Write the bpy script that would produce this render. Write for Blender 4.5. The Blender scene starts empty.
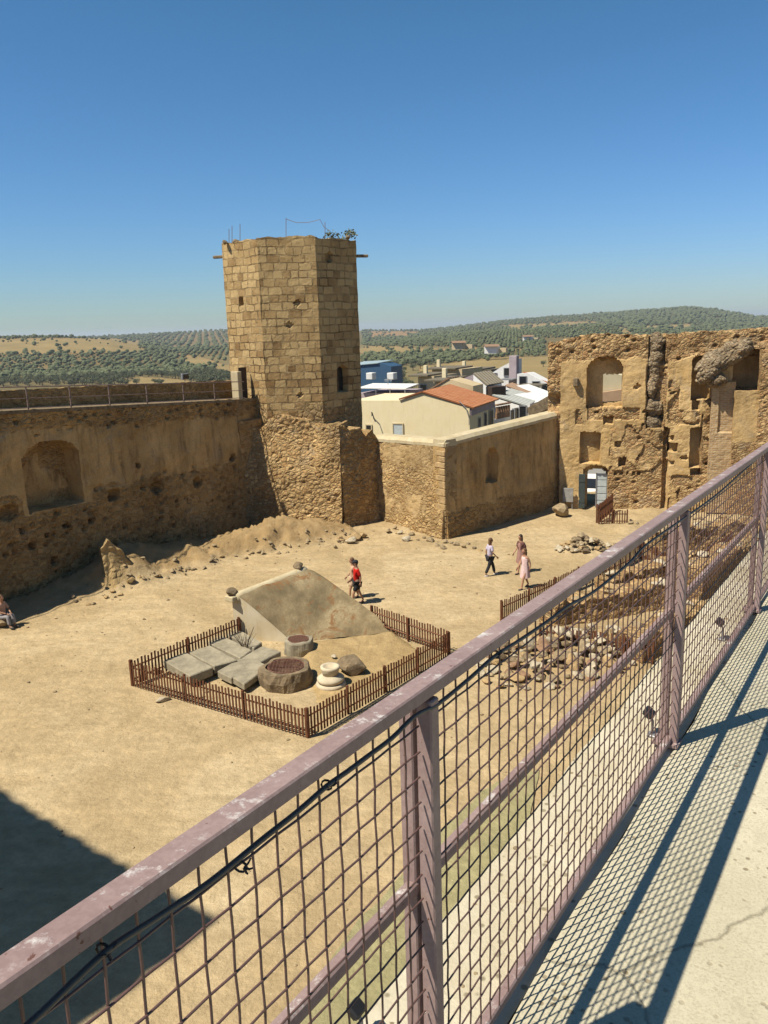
import bpy, bmesh, math, random
from math import radians as R, sin, cos, pi, sqrt, atan, atan2, exp
from mathutils import Vector as V, noise, Matrix

random.seed(7)
sc = bpy.context.scene
COL = sc.collection

# ------------------------------------------------------------------ camera
F_PX = 830.0
EYE = V((0.0, 0.0, 10.7))
TH = atan(184/830)
RHO = R(1.8)
_R0 = V((1, 0, 0)); FWD = V((0, cos(TH), -sin(TH))); _U0 = V((0, sin(TH), cos(TH)))
RT = cos(RHO)*_R0 - sin(RHO)*_U0
UP = sin(RHO)*_R0 + cos(RHO)*_U0
cd = bpy.data.cameras.new('camera'); cam = bpy.data.objects.new('camera', cd); COL.objects.link(cam)
cd.sensor_fit = 'VERTICAL'; cd.sensor_height = 24.0; cd.lens = F_PX*24.0/1024.0
cd.clip_start = 0.05; cd.clip_end = 30000
M = Matrix((RT, UP, -FWD)).transposed().to_4x4(); M.translation = EYE
cam.matrix_world = M
sc.camera = cam

# ------------------------------------------------------------------ light
SUN_EL = R(57); TO_SUN = V((-cos(R(28)), -sin(R(28)), 0))
w = bpy.data.worlds.new('World'); sc.world = w; w.use_nodes = True
nt = w.node_tree; bg = nt.nodes['Background']
sky = nt.nodes.new('ShaderNodeTexSky'); sky.sky_type = 'NISHITA'; sky.sun_disc = False
sky.sun_elevation = SUN_EL; sky.sun_rotation = atan2(TO_SUN.x, TO_SUN.y)
sky.altitude = 0; sky.air_density = 1.1; sky.dust_density = .2; sky.ozone_density = 1.4
# the same sky, a little deeper in contrast: each channel to its own power and scale
sp_c = nt.nodes.new('ShaderNodeSeparateColor'); cb_c = nt.nodes.new('ShaderNodeCombineColor'); nt.links.new(sky.outputs[0], sp_c.inputs[0])
for i_, (p_, k_) in enumerate(((1.27, .256), (1.06, .55), (1.42, .417))):
    a_ = nt.nodes.new('ShaderNodeMath'); a_.operation = 'POWER'; nt.links.new(sp_c.outputs[i_], a_.inputs[0]); a_.inputs[1].default_value = p_
    m_ = nt.nodes.new('ShaderNodeMath'); m_.operation = 'MULTIPLY'; nt.links.new(a_.outputs[0], m_.inputs[0]); m_.inputs[1].default_value = k_
    nt.links.new(m_.outputs[0], cb_c.inputs[i_])
nt.links.new(cb_c.outputs[0], bg.inputs[0]); bg.inputs[1].default_value = 0.08
sl = bpy.data.lights.new('sun', 'SUN'); sl.energy = 5.0; sl.angle = R(0.5); sl.color = (1.0, 0.92, 0.77)
so = bpy.data.objects.new('sun', sl); COL.objects.link(so)
sd = (TO_SUN*cos(SUN_EL) + V((0, 0, sin(SUN_EL)))).normalized()
so.rotation_euler = sd.to_track_quat('Z', 'Y').to_euler(); so.location = (-30, -20, 60)
sc.view_settings.view_transform = 'Standard'; sc.view_settings.look = 'None'
sc.view_settings.exposure = 0.66; sc.view_settings.gamma = 1.0
sc.render.engine = 'CYCLES'
sc.cycles.max_bounces = 6

# ------------------------------------------------------------------ sight helpers: where a line of sight meets a real surface
def ray(x, y): return FWD + RT*((x-384)/F_PX) - UP*((y-512)/F_PX)
def ground(x, y, z=0.0):
    d = ray(x, y); return EYE + d*((z-EYE.z)/d.z)
def atY(x, y, Y):
    d = ray(x, y); return EYE + d*(Y/d.y)
def pix(P):
    d = V(P)-EYE; k = d.dot(FWD)
    return (384+F_PX*d.dot(RT)/k, 512-F_PX*d.dot(UP)/k) if k > 0 else (-9999, -9999)
class Plane:
    """vertical plane through two ground points; u runs along it, n points to the viewer"""
    def __init__(s, A, B):
        s.A = V((A[0], A[1], 0)); b = V((B[0], B[1], 0)); s.L = (b-s.A).length
        s.d = (b-s.A).normalized(); n = V((s.d.y, -s.d.x, 0))
        if n.dot(V((EYE.x, EYE.y, 0))-s.A) < 0: n = -n
        s.n = n
    def uz(s, x, y, off=0.0):
        r = ray(x, y); A = s.A + s.n*off; t = (A-EYE).dot(s.n)/r.dot(s.n)
        P = EYE+r*t; return (P-A).dot(s.d), P.z
    def pt(s, u, z, off=0.0): return s.A + s.d*u + s.n*off + V((0, 0, z))

# ------------------------------------------------------------------ object helpers
BASE = {}
def meta(o, label=None, cat=None, group=None, kind=None):
    if label: o['label'] = label
    if cat: o['category'] = cat
    if group: o['group'] = group
    if kind: o['kind'] = kind
    return o
def thing(name, label, cat, loc=(0, 0, 0), group=None):
    o = bpy.data.objects.new(name, None); COL.objects.link(o); o.location = loc
    o.empty_display_size = 0.3
    BASE[o.name] = V(loc); return meta(o, label, cat, group)
def obj(name, bm, mat, parent=None, smooth=False, origin=None):
    me = bpy.data.meshes.new(name)
    if isinstance(bm, bmesh.types.BMesh):
        bm.to_mesh(me); bm.free()
    else:
        me = bm
    if smooth:
        for p in me.polygons: p.use_smooth = True
    if parent is not None: b = BASE[parent.name]
    elif origin is not None: b = V(origin)
    else:
        xs = [v.co for v in me.vertices]
        lo = [min(c[i] for c in xs) for i in range(3)]; hi = [max(c[i] for c in xs) for i in range(3)]
        b = V(((lo[0]+hi[0])/2, (lo[1]+hi[1])/2, lo[2]))
    me.transform(Matrix.Translation(-b))
    for m in (mat if isinstance(mat, (list, tuple)) else [mat]): me.materials.append(m)
    o = bpy.data.objects.new(name, me); COL.objects.link(o); BASE[o.name] = b
    if parent is not None: o.parent = parent
    else: o.location = b
    return o
def copy_tree(o, parent=None):
    c = o.copy(); COL.objects.link(c); BASE[c.name] = BASE.get(o.name, V((0, 0, 0))).copy()
    if parent is not None: c.parent = parent
    for ch in list(o.children): copy_tree(ch, c)
    return c
def place(o, loc, rz=0.0, s=1.0, rx=0.0, ry=0.0):
    o.location = loc; o.rotation_euler = (rx, ry, rz); o.scale = (s, s, s) if not isinstance(s, tuple) else s
    return o

def box(bm, c, s, ax=None, bev=0.0):
    """box centred at c, size s; ax = (x axis, y axis, z axis)"""
    X, Y, Z = ax if ax else (V((1, 0, 0)), V((0, 1, 0)), V((0, 0, 1)))
    c = V(c); vs = []
    for k in (-.5, .5):
        for i, j in ((-.5, -.5), (.5, -.5), (.5, .5), (-.5, .5)):
            vs.append(bm.verts.new(c+X*(i*s[0])+Y*(j*s[1])+Z*(k*s[2])))
    fs = [(3, 2, 1, 0), (4, 5, 6, 7), (0, 1, 5, 4), (1, 2, 6, 5), (2, 3, 7, 6), (3, 0, 4, 7)]
    fl = [bm.faces.new([vs[i] for i in f]) for f in fs]
    if bev:
        es = list({e for f in fl for e in f.edges})
        bmesh.ops.bevel(bm, geom=es, offset=bev, segments=1, affect='EDGES', clamp_overlap=True)
    return vs
def axes(rz): return (V((cos(rz), sin(rz), 0)), V((-sin(rz), cos(rz), 0)), V((0, 0, 1)))
def tube(bm, pts, r, n=6, cap=True, closed=False):
    pts = [V(p) for p in pts]; rings = []
    N = len(pts)
    for i, p in enumerate(pts):
        if closed: t = pts[(i+1) % N]-pts[i-1]
        else: t = pts[min(i+1, N-1)]-pts[max(i-1, 0)]
        t.normalize()
        a = V((0, 0, 1)) if abs(t.z) < .9 else V((1, 0, 0))
        x = t.cross(a).normalized(); y = t.cross(x)
        rr = r[i] if isinstance(r, (list, tuple)) else r
        rings.append([bm.verts.new(p+x*(rr*cos(2*pi*k/n))+y*(rr*sin(2*pi*k/n))) for k in range(n)])
    for i in range(N if closed else N-1):
        a, b = rings[i], rings[(i+1) % N]
        for k in range(n): bm.faces.new((a[k], a[(k+1) % n], b[(k+1) % n], b[k]))
    if cap and not closed:
        bm.faces.new(rings[0][::-1]); bm.faces.new(rings[-1])
def lathe(bm, c, prof, n=24, wob=0.0, seed=0, cap=True):
    c = V(c); rings = []
    for (r, z) in prof:
        ring = []
        for k in range(n):
            a = 2*pi*k/n; rr = r*(1+wob*noise.noise(V((cos(a)*1.5+seed, sin(a)*1.5, z*2))))
            ring.append(bm.verts.new(c+V((rr*cos(a), rr*sin(a), z))))
        rings.append(ring)
    for a, b in zip(rings, rings[1:]):
        for k in range(n): bm.faces.new((a[k], a[(k+1) % n], b[(k+1) % n], b[k]))
    if cap: bm.faces.new(rings[0][::-1]); bm.faces.new(rings[-1])
def prism(bm, poly, vec):
    """closed prism: polygon (list of points) swept by vec"""
    vec = V(vec); a = [bm.verts.new(V(p)) for p in poly]; b = [bm.verts.new(V(p)+vec) for p in poly]
    n = len(a); bm.faces.new(a); bm.faces.new(b[::-1])
    for i in range(n): bm.faces.new((a[i], b[i], b[(i+1) % n], a[(i+1) % n]))
def new(): return bmesh.new()
def fixn(bm): bmesh.ops.recalc_face_normals(bm, faces=bm.faces); return bm
def rock_bm(seed, sx=1, sy=1, sz=.7, sub=2, rough=.35, c=(0, 0, 0), scale=1.0, bm=None):
    own = bm is None
    if own: bm = new()
    t = new(); bmesh.ops.create_icosphere(t, subdivisions=sub, radius=.5)
    rnd = random.Random(seed); o = V((rnd.random()*50, rnd.random()*50, rnd.random()*50))
    planes = [(V((rnd.uniform(-1, 1), rnd.uniform(-1, 1), rnd.uniform(-1, 1))).normalized(), rnd.uniform(.2, .38)) for _ in range(12)]
    for v in t.verts:
        p = v.co*(1+rough*noise.noise(v.co*2.2+o))
        for nn, dd in planes:
            k = p.dot(nn)
            if k > dd: p -= nn*(k-dd)*.85
        v.co = V((p.x*sx, p.y*sy, p.z*sz))
    zmin = min(v.co.z for v in t.verts)
    rz = Matrix.Rotation(rnd.random()*6.28, 3, 'Z')
    mp = {}
    for v in t.verts: mp[v] = bm.verts.new(V(c)+(rz@V((v.co.x, v.co.y, v.co.z-zmin*.8)))*scale)
    for f in t.faces: bm.faces.new([mp[v] for v in f.verts])
    t.free(); return bm

# ------------------------------------------------------------------ materials
class NG:
    def __init__(s, name, rough=.9, spec=.2):
        s.m = bpy.data.materials.new(name); s.m.use_nodes = True; s.t = s.m.node_tree
        s.b = s.t.nodes['Principled BSDF']; s.b.inputs['Roughness'].default_value = rough
        s.b.inputs['Specular IOR Level'].default_value = spec
        s.tc = s.t.nodes.new('ShaderNodeTexCoord')
    def n(s, typ, **kw):
        k = s.t.nodes.new(typ)
        for a, v in kw.items():
            if a in k.inputs: k.inputs[a].default_value = v
            else: setattr(k, a, v)
        return k
    def l(s, a, b): s.t.links.new(a, b)
    def co(s, which='Object', scale=(1, 1, 1)):
        mp = s.t.nodes.new('ShaderNodeMapping'); mp.inputs['Scale'].default_value = scale
        s.l(s.tc.outputs[which], mp.inputs[0]); return mp.outputs[0]
    def noise(s, co, scale, detail=6, rough=.6, out=0, dist=0):
        k = s.t.nodes.new('ShaderNodeTexNoise'); k.inputs['Scale'].default_value = scale
        k.inputs['Detail'].default_value = detail; k.inputs['Roughness'].default_value = rough
        k.inputs['Distortion'].default_value = dist
        s.l(co, k.inputs['Vector']); return k.outputs[out]
    def vor(s, co, scale, feature='F1', out=0, rnd=1):
        k = s.t.nodes.new('ShaderNodeTexVoronoi'); k.feature = feature; k.inputs['Scale'].default_value = scale
        k.inputs['Randomness'].default_value = rnd
        s.l(co, k.inputs['Vector']); return k.outputs[out]
    def ramp(s, f, stops, interp='LINEAR'):
        k = s.t.nodes.new('ShaderNodeValToRGB'); k.color_ramp.interpolation = interp
        e = k.color_ramp.elements
        while len(e) < len(stops): e.new(.5)
        for i, (p, c) in enumerate(stops):
            e[i].position = p; e[i].color = (c, c, c, 1) if isinstance(c, (int, float)) else (*c, 1)
        s.l(f, k.inputs[0]); return k.outputs[0]
    def mix(s, f, a, b, mode='MIX'):
        k = s.t.nodes.new('ShaderNodeMix'); k.data_type = 'RGBA'; k.blend_type = mode
        for v, i in ((f, 0), (a, 6), (b, 7)):
            if hasattr(v, 'links'): s.l(v, k.inputs[i])
            elif isinstance(v, (int, float)): k.inputs[i].default_value = v if i == 0 else (v, v, v, 1)
            else: k.inputs[i].default_value = (*v, 1)
        return k.outputs[2]
    def math(s, op, a, b=0.0, c=None):
        k = s.t.nodes.new('ShaderNodeMath'); k.operation = op
        for i, v in enumerate((a, b) if c is None else (a, b, c)):
            if hasattr(v, 'links'): s.l(v, k.inputs[i])
            else: k.inputs[i].default_value = v
        return k.outputs[0]
    def attr(s, name):
        k = s.t.nodes.new('ShaderNodeAttribute'); k.attribute_name = name; return k.outputs['Fac']
    def sep(s, co):
        k = s.t.nodes.new('ShaderNodeSeparateXYZ'); s.l(co, k.inputs[0]); return k.outputs
    def bump(s, h, strength=.5, dist=.03, prev=None):
        k = s.t.nodes.new('ShaderNodeBump'); k.inputs['Strength'].default_value = strength
        k.inputs['Distance'].default_value = dist; s.l(h, k.inputs['Height'])
        if prev is not None: s.l(prev, k.inputs['Normal'])
        s.l(k.outputs[0], s.b.inputs['Normal']); return k.outputs[0]
    def col(s, c):
        if hasattr(c, 'links'): s.l(c, s.b.inputs['Base Color'])
        else: s.b.inputs['Base Color'].default_value = (*c, 1)
        return s

def simple(name, c, rough=.8, metal=0, var=.25, scale=6, bump=.2, bd=.01, spec=.3):
    g = NG(name, rough, spec); co = g.co('Object')
    n1 = g.noise(co, scale, 6); 
    dk = tuple(x*(1-var) for x in c); lt = tuple(min(1, x*(1+var*.7)) for x in c)
    g.col(g.ramp(n1, [(.3, dk), (.7, lt)])); g.b.inputs['Metallic'].default_value = metal
    if bump: g.bump(g.noise(co, scale*4, 8), bump, bd)
    return g.m

def masonry(name, pl1, pl2, st1, st2, st3, mortar, vscale=3.2, stain=(.16, .11, .06), stain_amt=.5, bump=.8, zdark=None):
    """plaster over rubble: the 'rub' attribute (0 plaster .. 1 bare stones) decides"""
    g = NG(name, .95, .1); co = g.co('Object')
    wob = g.noise(co, 1.7, 4, out=1)
    k = g.n('ShaderNodeVectorMath', operation='MULTIPLY_ADD'); g.l(wob, k.inputs[0]); k.inputs[1].default_value = (.35, .35, .35); g.l(co, k.inputs[2])
    wc = k.outputs[0]
    mp = g.t.nodes.new('ShaderNodeMapping'); mp.inputs['Scale'].default_value = (1, 1, 1.5); g.l(wc, mp.inputs[0]); sc_ = mp.outputs[0]
    edge = g.vor(sc_, vscale, 'DISTANCE_TO_EDGE'); cell = g.vor(sc_, vscale, 'F1', out=1)
    cr = g.sep(cell)[0]
    stone = g.ramp(cr, [(.0, st1), (.45, st2), (.8, st3), (1, st1)])
    stone = g.mix(g.noise(co, 9, 8), stone, (.9, .85, .78), 'MULTIPLY')
    em = g.ramp(edge, [(.02, 1.0), (.09, 0.0)])
    stone = g.mix(em, stone, mortar)
    pln = g.noise(co, .9, 8, .65); pl = g.ramp(pln, [(.32, pl1), (.62, pl2)])
    mpv = g.t.nodes.new('ShaderNodeMapping'); mpv.inputs['Scale'].default_value = (1.5, 1.5, .35); g.l(co, mpv.inputs[0])
    stn = g.ramp(g.noise(mpv.outputs[0], 1.6, 7, .7), [(.48, 0.0), (.72, stain_amt)])
    pl = g.mix(stn, pl, stain)
    pl = g.mix(g.ramp(g.noise(co, 14, 8), [(.3, .78), (.65, 1.0)]), (0, 0, 0), pl)
    rub = g.attr('rub')
    rn = g.math('ADD', rub, g.math('MULTIPLY', g.math('SUBTRACT', g.noise(co, 2.6, 9, .7), .5), 1.1))
    rm = g.ramp(rn, [(.44, 0.0), (.56, 1.0)])
    c = g.mix(rm, pl, stone)
    c = g.mix(g.ramp(g.noise(co, .8, 9, .72, dist=.8), [(.55, 0.0), (.68, .55)]), c, (.36, .31, .235))
    c = g.mix(g.ramp(g.noise(g.co('Object', (1, 1, 1.7)), 1.1, 8, .7), [(.58, 0.0), (.68, .5)]), c, (.46, .25, .12))
    big = g.ramp(g.noise(co, .35, 5, .6), [(.35, .72), (.65, 1.08)])
    c = g.mix(1.0, c, big, 'MULTIPLY')
    g.col(c)
    hs = g.math('MINIMUM', edge, .22)
    h = g.mix(rm, g.math('MULTIPLY', g.noise(co, 12, 8, .7), .12), g.math('MULTIPLY', hs, 4))
    b1 = g.bump(h, .75, .08)
    g.bump(g.noise(co, 10, 10, .78), .7, .06, b1)
    return g.m

MAT = {}
MAT['curtain'] = masonry('curtain_wall', (.60, .40, .19), (.74, .52, .27), (.48, .32, .15), (.62, .43, .22), (.34, .22, .11), (.50, .345, .18), 4.0, stain=(.10, .07, .045), stain_amt=.7)
MAT['facade'] = masonry('facade_wall', (.64, .44, .21), (.80, .58, .31), (.46, .30, .16), (.68, .50, .28), (.42, .26, .14), (.42, .30, .165), 4.2, stain=(.26, .17, .09), stain_amt=.45)
MAT['rubble'] = masonry('rubble_wall', (.52, .37, .19), (.68, .50, .28), (.44, .30, .155), (.66, .49, .27), (.48, .32, .165), (.38, .27, .15), 3.8, stain_amt=.4)
MAT['grey_rubble'] = masonry('grey_rubble', (.36, .30, .21), (.48, .41, .30), (.24, .19, .13), (.46, .38, .27), (.38, .29, .19), (.26, .20, .13), 4.6)

def ashlar():
    g = NG('ashlar', .95, .1); uv = g.co('UV')
    wob = g.noise(uv, 1.1, 4, out=1)
    k = g.n('ShaderNodeVectorMath', operation='MULTIPLY_ADD'); g.l(wob, k.inputs[0]); k.inputs[1].default_value = (.34, .24, 0); g.l(uv, k.inputs[2])
    uvw = k.outputs[0]
    def brick(w, h):
        b = g.t.nodes.new('ShaderNodeTexBrick'); g.l(uvw, b.inputs['Vector'])
        b.inputs['Scale'].default_value = 1; b.inputs['Brick Width'].default_value = w; b.inputs['Row Height'].default_value = h
        b.inputs['Mortar Size'].default_value = .035; b.inputs['Mortar Smooth'].default_value = .5; b.inputs['Bias'].default_value = 0
        b.inputs['Color1'].default_value = (0, 0, 0, 1); b.inputs['Color2'].default_value = (1, 1, 1, 1); b.inputs['Mortar'].default_value = (.5, .5, .5, 1)
        b.offset_frequency = 2; b.squash = .7; b.squash_frequency = 3
        return b
    b = brick(.66, .41)
    tone = g.ramp(g.sep(b.outputs[0])[0], [(0, (.30, .19, .09)), (.3, (.54, .38, .19)), (.6, (.66, .49, .26)), (1, (.43, .29, .145))])
    co = g.co('Object')
    tone = g.mix(g.ramp(g.noise(co, 5, 8, .7), [(.3, .65), (.7, 1.0)]), (.12, .08, .05), tone)
    c = g.mix(b.outputs[1], tone, g.ramp(g.noise(co, 1.3, 6, .6), [(.42, (.17, .115, .06)), (.62, (.50, .38, .22))]))
    c = g.mix(g.ramp(g.noise(co, .45, 6, .65), [(.45, 0.0), (.68, .7)]), c, (.66, .49, .26))
    # irregular stones replace the courses where the rub mask is high
    rub = g.attr('rub')
    edge = g.vor(co, 3.0, 'DISTANCE_TO_EDGE'); cell = g.sep(g.vor(co, 3.0, 'F1', out=1))[0]
    st = g.mix(g.ramp(edge, [(.02, 1.0), (.08, 0.0)]), g.ramp(cell, [(0, (.32, .23, .12)), (.5, (.47, .34, .19)), (1, (.37, .25, .13))]), (.46, .34, .2))
    rm = g.ramp(g.math('ADD', rub, g.math('MULTIPLY', g.math('SUBTRACT', g.noise(co, 2.2, 8, .7), .5), 1.0)), [(.44, 0.0), (.56, 1.0)])
    c = g.mix(rm, c, st)
    g.col(c)
    h = g.mix(rm, g.math('SUBTRACT', 1.0, b.outputs[1]), g.math('MULTIPLY', g.math('MINIMUM', edge, .2), 5))
    b1 = g.bump(h, 1.0, .1); g.bump(g.noise(co, 9, 9, .75), .9, .08, b1)
    return g.m
MAT['ashlar'] = ashlar()

def dirt(name, c1, c2, c3, speck=True):
    g = NG(name, 1.0, .05); co = g.co('Object')
    n1 = g.noise(co, .22, 8, .66, dist=1.0); c = g.ramp(n1, [(.34, c1), (.5, c2), (.68, c3)])
    mp = g.t.nodes.new('ShaderNodeMapping'); mp.inputs['Scale'].default_value = (.5, 1.5, 1); mp.inputs['Rotation'].default_value = (0, 0, .35); g.l(co, mp.inputs[0])
    st = g.ramp(g.noise(mp.outputs[0], .8, 8, .7), [(.40, 0.0), (.68, .75)])
    c = g.mix(st, c, tuple(x*.72 for x in c2))
    c = g.mix(g.ramp(g.noise(co, 3.2, 10, .78), [(.32, .5), (.58, 1.0)]), tuple(x*.55 for x in c1), c)
    bk = g.attr('bank'); c = g.mix(g.math('MULTIPLY', bk, g.ramp(g.noise(co, 2.5, 8, .7), [(.3, 1.0), (.7, .55)])), c, (.33, .225, .115))
    if speck:
        sp = g.vor(co, 5, 'F1'); c = g.mix(g.ramp(sp, [(.04, 1.0), (.07, 0.0)]), c, (.66, .58, .42))
    c = g.mix(g.ramp(g.noise(co, 40, 6, .8), [(.3, .85), (.55, 1.0)]), tuple(x*.5 for x in c1), c)
    g.col(c); b1 = g.bump(g.noise(co, 1.3, 10, .66), .7, .25); g.bump(g.noise(co, 11, 8, .7), .25, .03, b1)
    return g.m
MAT['dirt'] = dirt('courtyard_dirt', (.44, .335, .195), (.56, .435, .265), (.66, .535, .345))
MAT['earth'] = dirt('loose_earth', (.40, .285, .15), (.50, .37, .2), (.55, .42, .24))

def concrete():
    g = NG('walkway_concrete', .9, .2); co = g.co('Object')
    c = g.ramp(g.noise(co, 1.3, 8, .65), [(.33, (.52, .475, .345)), (.66, (.65, .60, .455))])
    pit = g.vor(co, 26, 'F1'); pn = g.noise(co, 2.2, 5, .6)
    pm = g.math('MULTIPLY', g.ramp(pit, [(.14, 1.0), (.24, 0.0)]), g.ramp(pn, [(.38, 0.0), (.55, .9)]))
    c = g.mix(pm, c, (.22, .17, .10))
    gr = g.noise(co, 120, 5, .8); c = g.mix(g.ramp(gr, [(.34, .35), (.52, 1.0)]), (.30, .26, .19), c)
    # cracks: distorted voronoi edges, broken up by noise
    wob = g.noise(co, 2.5, 6, out=1); k = g.n('ShaderNodeVectorMath', operation='MULTIPLY_ADD'); g.l(wob, k.inputs[0]); k.inputs[1].default_value = (.16, .16, .16); g.l(co, k.inputs[2])
    ed = g.vor(k.outputs[0], .45, 'DISTANCE_TO_EDGE'); cr = g.ramp(ed, [(.0008, 1.0), (.002, 0.0)])
    c = g.mix(g.math('MULTIPLY', cr, .5), c, (.10, .08, .05))
    c = g.mix(g.ramp(g.noise(co, 6, 8, .7), [(.5, 0.0), (.75, .45)]), c, (.42, .37, .28))
    g.col(c)
    h = g.math('SUBTRACT', g.noise(co, 60, 8, .75), g.math('MULTIPLY', g.math('ADD', pm, cr), 1.5))
    g.bump(h, .45, .008)
    return g.m
MAT['concrete'] = concrete()

def rail_paint():
    g = NG('mauve_rail_paint', .55, .3); co = g.co('Object')
    c = g.ramp(g.noise(co, 6, 6), [(.3, (.28, .20, .185)), (.7, (.38, .285, .265))])
    n2 = g.noise(co, 22, 12, .75); sp = g.math('MULTIPLY', g.ramp(n2, [(.54, 0.0), (.63, .8)]), g.ramp(g.noise(co, 4.5, 3, .5), [(.42, 0.0), (.55, 1.0)]))
    zz = g.ramp(g.sep(g.tc.outputs['Normal'])[2], [(.5, 0.0), (.8, 1.0)])
    c = g.mix(g.math('MULTIPLY', sp, zz), c, (.74, .72, .68))
    n3 = g.noise(co, 55, 6, .6); c = g.mix(g.ramp(n3, [(.67, 0.0), (.70, .9)]), c, (.12, .05, .03))
    c = g.mix(g.ramp(g.noise(co, 90, 4), [(.4, .8), (.6, 1.0)]), (.12, .07, .07), c)
    g.col(c); g.bump(g.noise(co, 30, 8, .7), .3, .003)
    return g.m
MAT['rail'] = rail_paint()
MAT['wire'] = simple('mauve_wire_paint', (.13, .075, .065), .5, var=.3, scale=30, bump=0, spec=.5)
MAT['cable'] = simple('black_cable', (.06, .06, .055), .5, bump=0, spec=.5)
MAT['black'] = simple('black_plastic', (.02, .02, .021), .5, bump=0)
MAT['iron'] = simple('rusty_iron', (.17, .085, .06), .8, var=.4, scale=20, bump=.3)
MAT['grey_metal'] = simple('grey_metal', (.32, .32, .32), .5, metal=.4, bump=0)
MAT['old_rail'] = simple('faded_wall_rail', (.26, .19, .17), .6, var=.3, bump=0)
def wood():
    g = NG('picket_wood', .75, .25); co = g.co('Object')
    w1 = g.noise(g.co('Object', (14, 14, 2)), 1.2, 5); ob = g.t.nodes.new('ShaderNodeObjectInfo')
    c = g.ramp(w1, [(.3, (.085, .036, .022)), (.7, (.20, .088, .045))]); g.col(c)
    return g.m
MAT['picket'] = wood()
MAT['slab'] = simple('grey_stone_slab', (.33, .29, .21), .95, var=.35, scale=2.5, bump=.6, bd=.03)
MAT['pale_stone'] = simple('pale_carved_stone', (.60, .52, .38), .9, var=.2, scale=3, bump=.4, bd=.02)
MAT['dark_stone'] = simple('dark_rough_stone', (.25, .19, .12), .95, var=.45, scale=4, bump=.8, bd=.05)
MAT['field_stone'] = simple('field_stone', (.36, .28, .175), .95, var=.4, scale=3, bump=.7, bd=.05)
MAT['white_stone'] = simple('white_stone', (.52, .45, .33), .95, var=.25, scale=3, bump=.7, bd=.04)
MAT['ochre_stone'] = simple('ochre_stone', (.46, .33, .18), .95, var=.35, scale=3, bump=.7, bd=.04)
MAT['ruststone'] = simple('reddish_stone', (.30, .19, .12), .95, var=.35, scale=3, bump=.7, bd=.04)
MAT['brick'] = None
def bricks():
    g = NG('old_brick', .95, .1); uv = g.co('Object')
    s = g.sep(uv); cb = g.t.nodes.new('ShaderNodeCombineXYZ'); g.l(g.math('ADD', s[0], g.math('MULTIPLY', s[1], .6)), cb.inputs[0]); g.l(s[2], cb.inputs[1])
    b = g.t.nodes.new('ShaderNodeTexBrick'); g.l(cb.outputs[0], b.inputs['Vector'])
    b.inputs['Scale'].default_value = 1; b.inputs['Brick Width'].default_value = .3; b.inputs['Row Height'].default_value = .1
    b.inputs['Mortar Size'].default_value = .02
    b.inputs['Color1'].default_value = (.40, .25, .13, 1); b.inputs['Color2'].default_value = (.50, .35, .19, 1); b.inputs['Mortar'].default_value = (.50, .40, .27, 1)
    c = g.mix(g.ramp(g.noise(uv, 1.5, 8, .7), [(.5, 0.0), (.65, .9)]), b.outputs[0], (.55, .42, .25))
    g.col(c); g.bump(g.math('SUBTRACT', g.noise(uv, 8, 8), b.outputs[1]), .7, .04)
    return g.m
MAT['brick'] = bricks()
def ramp_plaster():
    g = NG('weathered_mortar', .95, .15); co = g.co('Object')
    c = g.ramp(g.noise(co, .9, 8, .65), [(.35, (.17, .135, .08)), (.5, (.28, .22, .13)), (.66, (.42, .34, .21))])
    c = g.mix(g.ramp(g.noise(co, 1.7, 9, .7, dist=1.2), [(.53, 0.0), (.62, .85)]), c, (.27, .14, .065))
    c = g.mix(g.ramp(g.noise(co, 12, 8, .75), [(.3, .55), (.6, 1.0)]), (.14, .11, .07), c)
    g.col(c); g.bump(g.noise(co, 7, 10, .75), .6, .05); return g.m
MAT['mortar'] = ramp_plaster()
def limewash(name, a, b, stain, amt=.5):
    g = NG(name, .9, .2); co = g.co('Object')
    c = g.ramp(g.noise(co, 1.2, 8, .6), [(.35, a), (.65, b)])
    mp = g.co('Object', (3, 3, .5)); c = g.mix(g.ramp(g.noise(mp, 1.2, 7, .7), [(.5, 0.0), (.7, amt)]), c, stain)
    g.col(c); g.bump(g.noise(co, 9, 8, .7), .3, .02); return g.m
MAT['lime'] = limewash('limewash', (.60, .50, .33), (.70, .62, .46), (.40, .27, .14), .5)
MAT['cream'] = limewash('cream_house_wall', (.78, .67, .43), (.82, .72, .49), (.60, .50, .32), .3)
MAT['white'] = limewash('white_house_wall', (.72, .71, .68), (.80, .79, .76), (.55, .53, .48), .3)
MAT['mauve'] = limewash('mauve_house_wall', (.36, .30, .31), (.44, .37, .38), (.30, .25, .25), .3)
MAT['tan'] = limewash('tan_house_wall', (.55, .44, .28), (.64, .52, .34), (.40, .30, .18), .4)
MAT['salmon'] = limewash('salmon_house_wall', (.58, .38, .24), (.66, .46, .3), (.45, .3, .18), .3)
MAT['coping'] = limewash('mortar_coping', (.50, .42, .27), (.60, .52, .36), (.36, .28, .16), .5)
def tiles(name, a, b, s=3.6):
    g = NG(name, .85, .2); co = g.co('UV'); x = g.sep(co)
    wv = g.math('ABSOLUTE', g.math('SINE', g.math('MULTIPLY', x[0], pi*s)))
    row = g.math('FRACT', g.math('MULTIPLY', x[1], 2.6))
    ob = g.co('Object'); c = g.ramp(g.noise(ob, 1.6, 8, .7), [(.3, a), (.7, b)])
    c = g.mix(g.ramp(wv, [(.15, .25), (.5, 1.0)]), tuple(q*.5 for q in a), c)
    g.col(c); g.bump(g.math('ADD', wv, g.math('MULTIPLY', row, .35)), 1.0, .07)
    return g.m
MAT['tiles'] = tiles('clay_roof_tiles', (.42, .17, .085), (.58, .29, .16), 1.6)
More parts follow.
